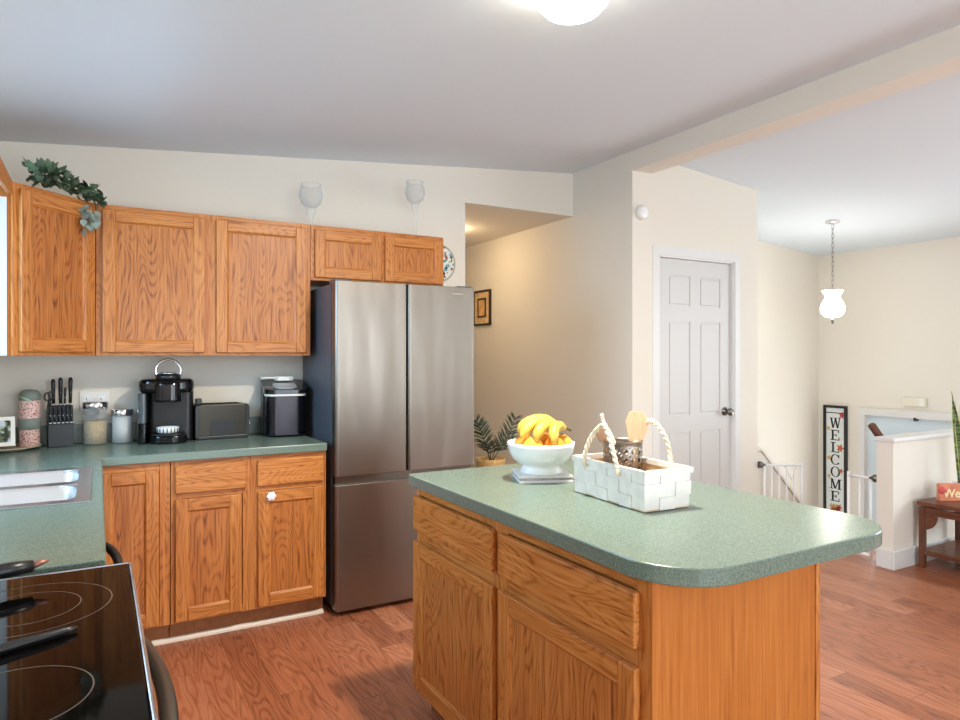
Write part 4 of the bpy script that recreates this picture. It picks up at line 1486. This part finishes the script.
def frond(base, tip, bend, nl=12, lw=.0095, ll=.095):
    m = MB(o)
    P0, P2 = Vector(base), Vector(tip)
    P1 = (P0 + P2) / 2 + Vector(bend)
    n = 24
    c = [P0 * (1 - u) ** 2 + P1 * 2 * u * (1 - u) + P2 * u * u for u in [k / n for k in range(n + 1)]]
    m.tube(c, [.0035 * (1 - .7 * k / n) for k in range(n + 1)], 6)
    view = Vector((-.55, -.83, .05)).normalized()
    for k in range(nl):
        u = .25 + .75 * k / (nl - 1)
        i = min(int(u * n), n - 1)
        p, d = c[i], (c[i + 1] - c[i]).normalized()
        s = d.cross(view).normalized()
        for sg in (-1, 1):
            L = ll * (1 - .5 * abs(u - .5)) * (1 if u < .9 else .8)
            e = p + (s * sg * .80 + d * .60 - view * .1).normalized() * L
            md = (p + e) / 2 + Vector((0, 0, .006))
            q = d * lw * .5
            m.poly([p - q, md - q * 1.3, e, md + q * 1.3, p + q])
    m.build('frond', M_palm, pp)


bp_ = (2.29, 3.86, .65)
frond(bp_, (2.425, 3.76, .965), (.03, -.02, .02))
frond(bp_, (2.135, 3.80, .955), (.00, -.02, .04))
frond(bp_, (2.17, 3.70, .80), (-.02, -.05, .10))
frond(bp_, (2.53, 3.95, .80), (-.02, .02, .10))
frond(bp_, (2.29, 4.0, .90), (.00, .04, .05))

# ------------------------------------------------------------------ entry: sign, chime, gates, handrail
sg = thing('welcome_sign', 'tall black framed white welcome sign with fall leaves on the stair wall', 'sign', (XR, 4.275, .24))
o = (XR, 4.275, .24)
Y0, Y1, Z0, Z1 = 4.150, 4.405, -.36, .845
MB(o).grid([Y0, Y0 + .026, Y1 - .026, Y1], [Z0, Z0 + .026, Z1 - .026, Z1], {(1, 1)}, XR - .03, XR - .001, 'yz').build('frame', M_black, sg)
MB(o).box(XR - .014, XR - .004, Y0 + .026, Y1 - .026, Z0 + .026, Z1 - .026).build('board', mat('sign_white_board', (226, 230, 226), .6, noise=.04, nscale=20), sg)
MB(o).box(XR - .018, XR - .013, Y0 + .026, Y1 - .026, Z1 - .082, Z1 - .074).build('rule', M_black, sg)
M_ink = mat('black_ink', (24, 24, 26), .6)


def stroke(m, a, b, w):
    """Quad stroke in letter space from a to b with horizontal thickness w."""
    m.append([(a[0] - w / 2, a[1]), (a[0] + w / 2, a[1]), (b[0] + w / 2, b[1]), (b[0] - w / 2, b[1])])


def rect(m, x0, x1, y0, y1):
    m.append([(x0, y0), (x1, y0), (x1, y1), (x0, y1)])


def glyph(ch):
    q = []
    if ch == 'W':
        stroke(q, (.08, 1), (.28, 0), .17)
        stroke(q, (.52, .95), (.30, 0), .09)
        stroke(q, (.50, .95), (.72, 0), .17)
        stroke(q, (.93, 1), (.74, 0), .09)
        rect(q, -.06, .24, .93, 1)
        rect(q, .38, .64, .93, 1)
        rect(q, .80, 1.06, .93, 1)
    elif ch == 'E':
        rect(q, .15, .33, 0, 1)
        rect(q, .03, .86, .92, 1)
        rect(q, .03, .90, 0, .08)
        rect(q, .33, .62, .46, .54)
        rect(q, .78, .86, .72, 1)
        rect(q, .82, .90, 0, .30)
        rect(q, .56, .62, .36, .64)
    elif ch == 'L':
        rect(q, .18, .36, 0, 1)
        rect(q, .04, .52, .92, 1)
        rect(q, .04, .88, 0, .08)
        rect(q, .80, .88, 0, .32)
    elif ch == 'M':
        rect(q, .08, .17, 0, 1)
        rect(q, .80, .98, 0, 1)
        stroke(q, (.16, 1), (.48, .05), .18)
        stroke(q, (.84, 1), (.50, .05), .09)
        rect(q, -.04, .24, .93, 1)
        rect(q, .80, 1.10, .93, 1)
        rect(q, -.04, .28, 0, .07)
        rect(q, .70, 1.10, 0, .07)
    elif ch in 'CO':
        a0, a1 = (0, 2 * PI) if ch == 'O' else (.22 * PI, 1.78 * PI)
        n = 28
        for k in range(n):
            p, r = a0 + (a1 - a0) * k / n, a0 + (a1 - a0) * (k + 1) / n
            q.append([(.5 + .30 * math.cos(p), .5 + .46 * math.sin(p)), (.5 + .47 * math.cos(p), .5 + .52 * math.sin(p)),
                      (.5 + .47 * math.cos(r), .5 + .52 * math.sin(r)), (.5 + .30 * math.cos(r), .5 + .46 * math.sin(r))])
        if ch == 'C':
            rect(q, .80, .88, .66, .98)
            rect(q, .80, .88, .08, .22)
    return q


for i, ch in enumerate('WELCOME'):
    m = MB(o)
    wd, hh = .112, .108
    zc = Z1 - .184 - i * .1295
    for pl_ in glyph(ch):
        pts = [(4.277 + wd / 2 - a * wd, zc - hh / 2 + b * hh) for a, b in pl_]
        m.prism(pts, XR - .0165, XR - .0138, plane='yz')
    m.build('letter', M_ink, sg)
M_lf = [mat('rust_leaf', (196, 96, 60), .6), mat('tan_leaf', (206, 166, 110), .6), mat('red_leaf', (186, 66, 54), .6)]
for (y, z, s, c) in ((4.205, .745, .05, 2), (4.222, .40, .06, 0), (4.345, .285, .04, 1), (4.355, .60, .035, 1), (4.215, .16, .04, 0), (4.345, .09, .032, 1), (4.235, -.225, .05, 0), (4.275, -.23, .055, 1), (4.315, -.225, .045, 1), (4.25, -.25, .05, 2), (4.30, -.26, .05, 0)):
    pts = []
    for k in range(10):
        a = 2 * PI * k / 10 + y * 7
        r = s * (.80 if k % 2 == 0 else .36)
        pts.append((y + r * math.cos(a), z + r * math.sin(a)))
    MB(o).prism(pts, XR - .0178, XR - .0135, plane='yz').build('leaf_motif', M_lf[c], sg)
dc = thing('door_chime', 'cream door chime box on the wall above the entry door', 'chime', (XR, 3.478, .93))
MB((XR, 3.478, .93)).box(XR - .045, XR - .001, 3.375, 3.582, .888, .972, .006).build('case', mat('cream_plastic', (226, 220, 200), .5), dc)
MB((XR, 3.478, .93)).box(XR - .049, XR - .044, 3.385, 3.43, .894, .966, .003).build('end_cover', M_whiteplastic, dc)

struct('trim_2', MB().prism([(4.482, .625), (4.535, .625), (6.10, -.893), (6.10, -.868), (4.54, .648), (4.482, .648)], 3.462, 3.566, plane='xz'), M_wall)
# baby gate: open leaf at the closet corner, fixed panel at the half wall
M_gate = mat('white_gate_enamel', (236, 234, 232), .35)


def gate(label, base, ang, length, nb, name='safety_gate', post_knob=True, xbrace=False):
    t = thing(name, label, 'gate', base, ang)
    m = MB()
    m.tube([(0, 0, .56), (length, 0, .56)], .010, 10)
    m.build('top_rail', M_gate, t)
    m = MB()
    m.tube([(0, 0, .05), (length, 0, .05)], .010, 10)
    m.build('bottom_rail', M_gate, t)
    for k in range(nb):
        x = length * k / (nb - 1)
        r = .010 if k in (0, nb - 1) else .0055
        MB().tube([(x, 0, .03 if k in (0, nb - 1) else .05), (x, 0, .585 if k in (0, nb - 1) else .56)], r, 10).build('bar', M_gate, t)
    if xbrace:
        MB().tube([(length * .55, 0, .555), (length * .72, 0, .45), (length * .9, 0, .555)], .006, 8).build('brace', M_gate, t)
    m = MB()
    m.M = Matrix.Translation((-.045, 0, .565)) @ Matrix.Rotation(PI / 2, 4, 'Y')
    m.lathe([(0, 0), (.026, 0), (.026, .022), (.012, .026), (.012, .05), (0, .05)], n=16)
    m.build('mounting_knob', M_nickel, t)
    return t


gate('white metal stair gate leaf swung open beside the closet wall corner', (4.53, 3.435, -.045), -.45, .30, 6, xbrace=True)
gate('narrow white metal gate panel fixed to the end of the half wall', (4.44, 2.555, 0), PI / 2, .15, 3)
hr = thing('stair_handrail', 'brown wooden stair handrail end showing above the half wall', 'handrail', (4.62, 2.535, .80))
a_, b_ = Vector((4.585, 2.63, .895)), Vector((5.75, 2.63, -.12))
MB((4.62, 2.535, .80)).tube([a_, b_], .026, 12).build('rail', walnut_z, hr)
for f in (.1, .5, .9):
    p = a_.lerp(b_, f)
    MB((4.62, 2.535, .80)).tube([p, p + Vector((0, -.05, -.035)), p + Vector((0, -.122, -.05))], .007, 8).build('bracket', M_nickel, hr)

# ------------------------------------------------------------------ bench, plant and fall sign at the half wall
BX0, BX1, BY0, BY1, BH = 4.630, 5.12, 1.25, 2.355, .430
bn = thing('entry_bench', 'dark brown wooden bench with a lower shelf against the half wall', 'bench', (BX0, BY1, 0))
o = (BX0, BY1, 0)
MB(o).box(BX0 - .01, BX1 + .01, BY0 - .01, BY1 + .006, BH - .028, BH, .004).build('bench_top', walnut_y, bn)
for x in (BX0, BX1 - .034):
    for y in (BY0, BY1 - .034):
        MB(o).box(x, x + .034, y, y + .034, 0, BH - .036, .003).build('leg', walnut_z, bn)
MB(o).box(BX0 + .005, BX1 - .005, BY0 + .005, BY1 - .005, .085, .115, .003).build('shelf', walnut_y, bn)
for x in (BX0 + .005, BX1 - .025):
    MB(o).box(x, x + .02, BY0 + .035, BY1 - .035, BH - .085, BH - .036, .002).build('apron', walnut_y, bn)
    pts = [(BY1 - .035, BH - .086), (BY1 - .035, BH - .18)] + [(BY1 - .035 - .07 * math.sin(PI / 2 * k / 6), BH - .18 + .094 * (1 - math.cos(PI / 2 * k / 6))) for k in range(1, 7)]
    MB(o).prism(pts, x, x + .02, plane='yz').build('bracket', walnut_y, bn)
pts = [(BX0 + .05, BH - .037), (BX0 + .05, BH - .14), (BX0 + .062, BH - .10), (BX0 + .09, BH - .066), (BX1 - .09, BH - .066), (BX1 - .062, BH - .10), (BX1 - .05, BH - .14), (BX1 - .05, BH - .037)]
MB(o).prism(pts, BY1 - .03, BY1 - .01, plane='xz').build('apron', walnut_y, bn)
fs = thing('fall_welcome_sign', 'orange wooden fall welcome block sign on the bench corner', 'sign', (4.815, 2.250, BH + .0005), -.45)
M_or3 = mat('orange_painted_wood', (214, 132, 98), .6, noise=.2, nscale=16)
MB().box(-.09, .13, -.016, .016, 0, .112, .004).build('block', M_or3, fs)
MB().ball((-.074, -.018, .072), .026, 1, .35, 1).build('red_leaf_cluster', mat('red_pumpkin', (206, 84, 84), .6, noise=.3, nscale=40), fs)
cu = bpy.data.curves.new('sign_text', 'FONT')
cu.body = 'Welcome'
cu.size = .078
cu.extrude = .0015
cu.offset = .0012
to = bpy.data.objects.new('sign_text', cu)
COL.objects.link(to)
bpy.context.view_layer.update()
me = bpy.data.meshes.new_from_object(to.evaluated_get(bpy.context.evaluated_depsgraph_get()))
bpy.data.objects.remove(to)
lt = bpy.data.objects.new('lettering', me)
me.materials.clear()
me.materials.append(mat('cream_lettering', (248, 226, 176), .6))
COL.objects.link(lt)
lt.parent = fs
lt.rotation_euler = (PI / 2, 0, 0)
lt.location = (-.068, -.0175, .024)
sn_ = thing('snake_plant', 'tall snake plant in a white pot on the bench at the right edge', 'plant', (4.950, 2.235, BH + .0005))
MB().lathe([(0, 0), (.05, 0), (.062, .10), (.066, .105), (.058, .105), (.05, .03), (0, .03)], n=28).build('pot', M_white, sn_)
MB().lathe([(0, .09), (.056, .09)], n=20).build('soil', mat('pot_soil', (48, 38, 30), .9), sn_)
ms = mat('snake_leaf', (74, 104, 60), .4)
nt = ms.node_tree
tc_ = nd(nt, 'ShaderNodeTexCoord')
mp2 = nd(nt, 'ShaderNodeMapping')
mp2.inputs['Scale'].default_value = (6, 6, 40)
n_ = nd(nt, 'ShaderNodeTexNoise')
n_.inputs['Scale'].default_value = 1.2
nt.links.new(tc_.outputs['Object'], mp2.inputs['Vector'])
nt.links.new(mp2.outputs[0], n_.inputs['Vector'])
rp_ = nd(nt, 'ShaderNodeValToRGB')
rp_.color_ramp.elements[0].position, rp_.color_ramp.elements[0].color = .42, lin((44, 66, 44))
rp_.color_ramp.elements[1].position, rp_.color_ramp.elements[1].color = .58, lin((122, 146, 92))
nt.links.new(n_.outputs['Fac'], rp_.inputs['Fac'])
nt.links.new(rp_.outputs['Color'], nt.nodes['Principled BSDF'].inputs['Base Color'])
M_edge = mat('snake_leaf_edge', (206, 204, 122), .45)
for (bx, by, tx, ty, h, wd) in ((-.02, .0, -.230, -.05, .56, .020), (.01, -.02, -.12, -.06, .67, .022), (.02, .01, .03, .02, .74, .024), (-.01, .02, -.03, .06, .62, .022), (.03, -.01, .10, -.04, .56, .022)):
    m = MB()
    n = 14
    side = Vector((.80, -.60, 0))
    rows = []
    for k in range(n + 1):
        u = k / n
        c = Vector((bx + (tx - bx) * u ** 1.6, by + (ty - by) * u ** 1.6, .085 + h * u))
        w_ = wd * (.6 + 1.3 * u * (1 - u) * 1.6) * (1 if u < .7 else max(.03, (1 - u) / .3))
        fwd = Vector((.60, .80, 0))
        rows.append([c - side * w_, c - side * w_ * .78 + fwd * .002, c + fwd * .006, c + side * w_ * .78 + fwd * .002, c + side * w_])
    bmv = [[m.bm.verts.new(p) for p in r] for r in rows]
    for a, b in zip(bmv, bmv[1:]):
        for k in range(4):
            f = m.bm.faces.new((a[k], a[k + 1], b[k + 1], b[k]))
            f.material_index = 1 if k in (0, 3) else 0
            f.smooth = True
    m.build('leaf', [ms, M_edge], sn_)
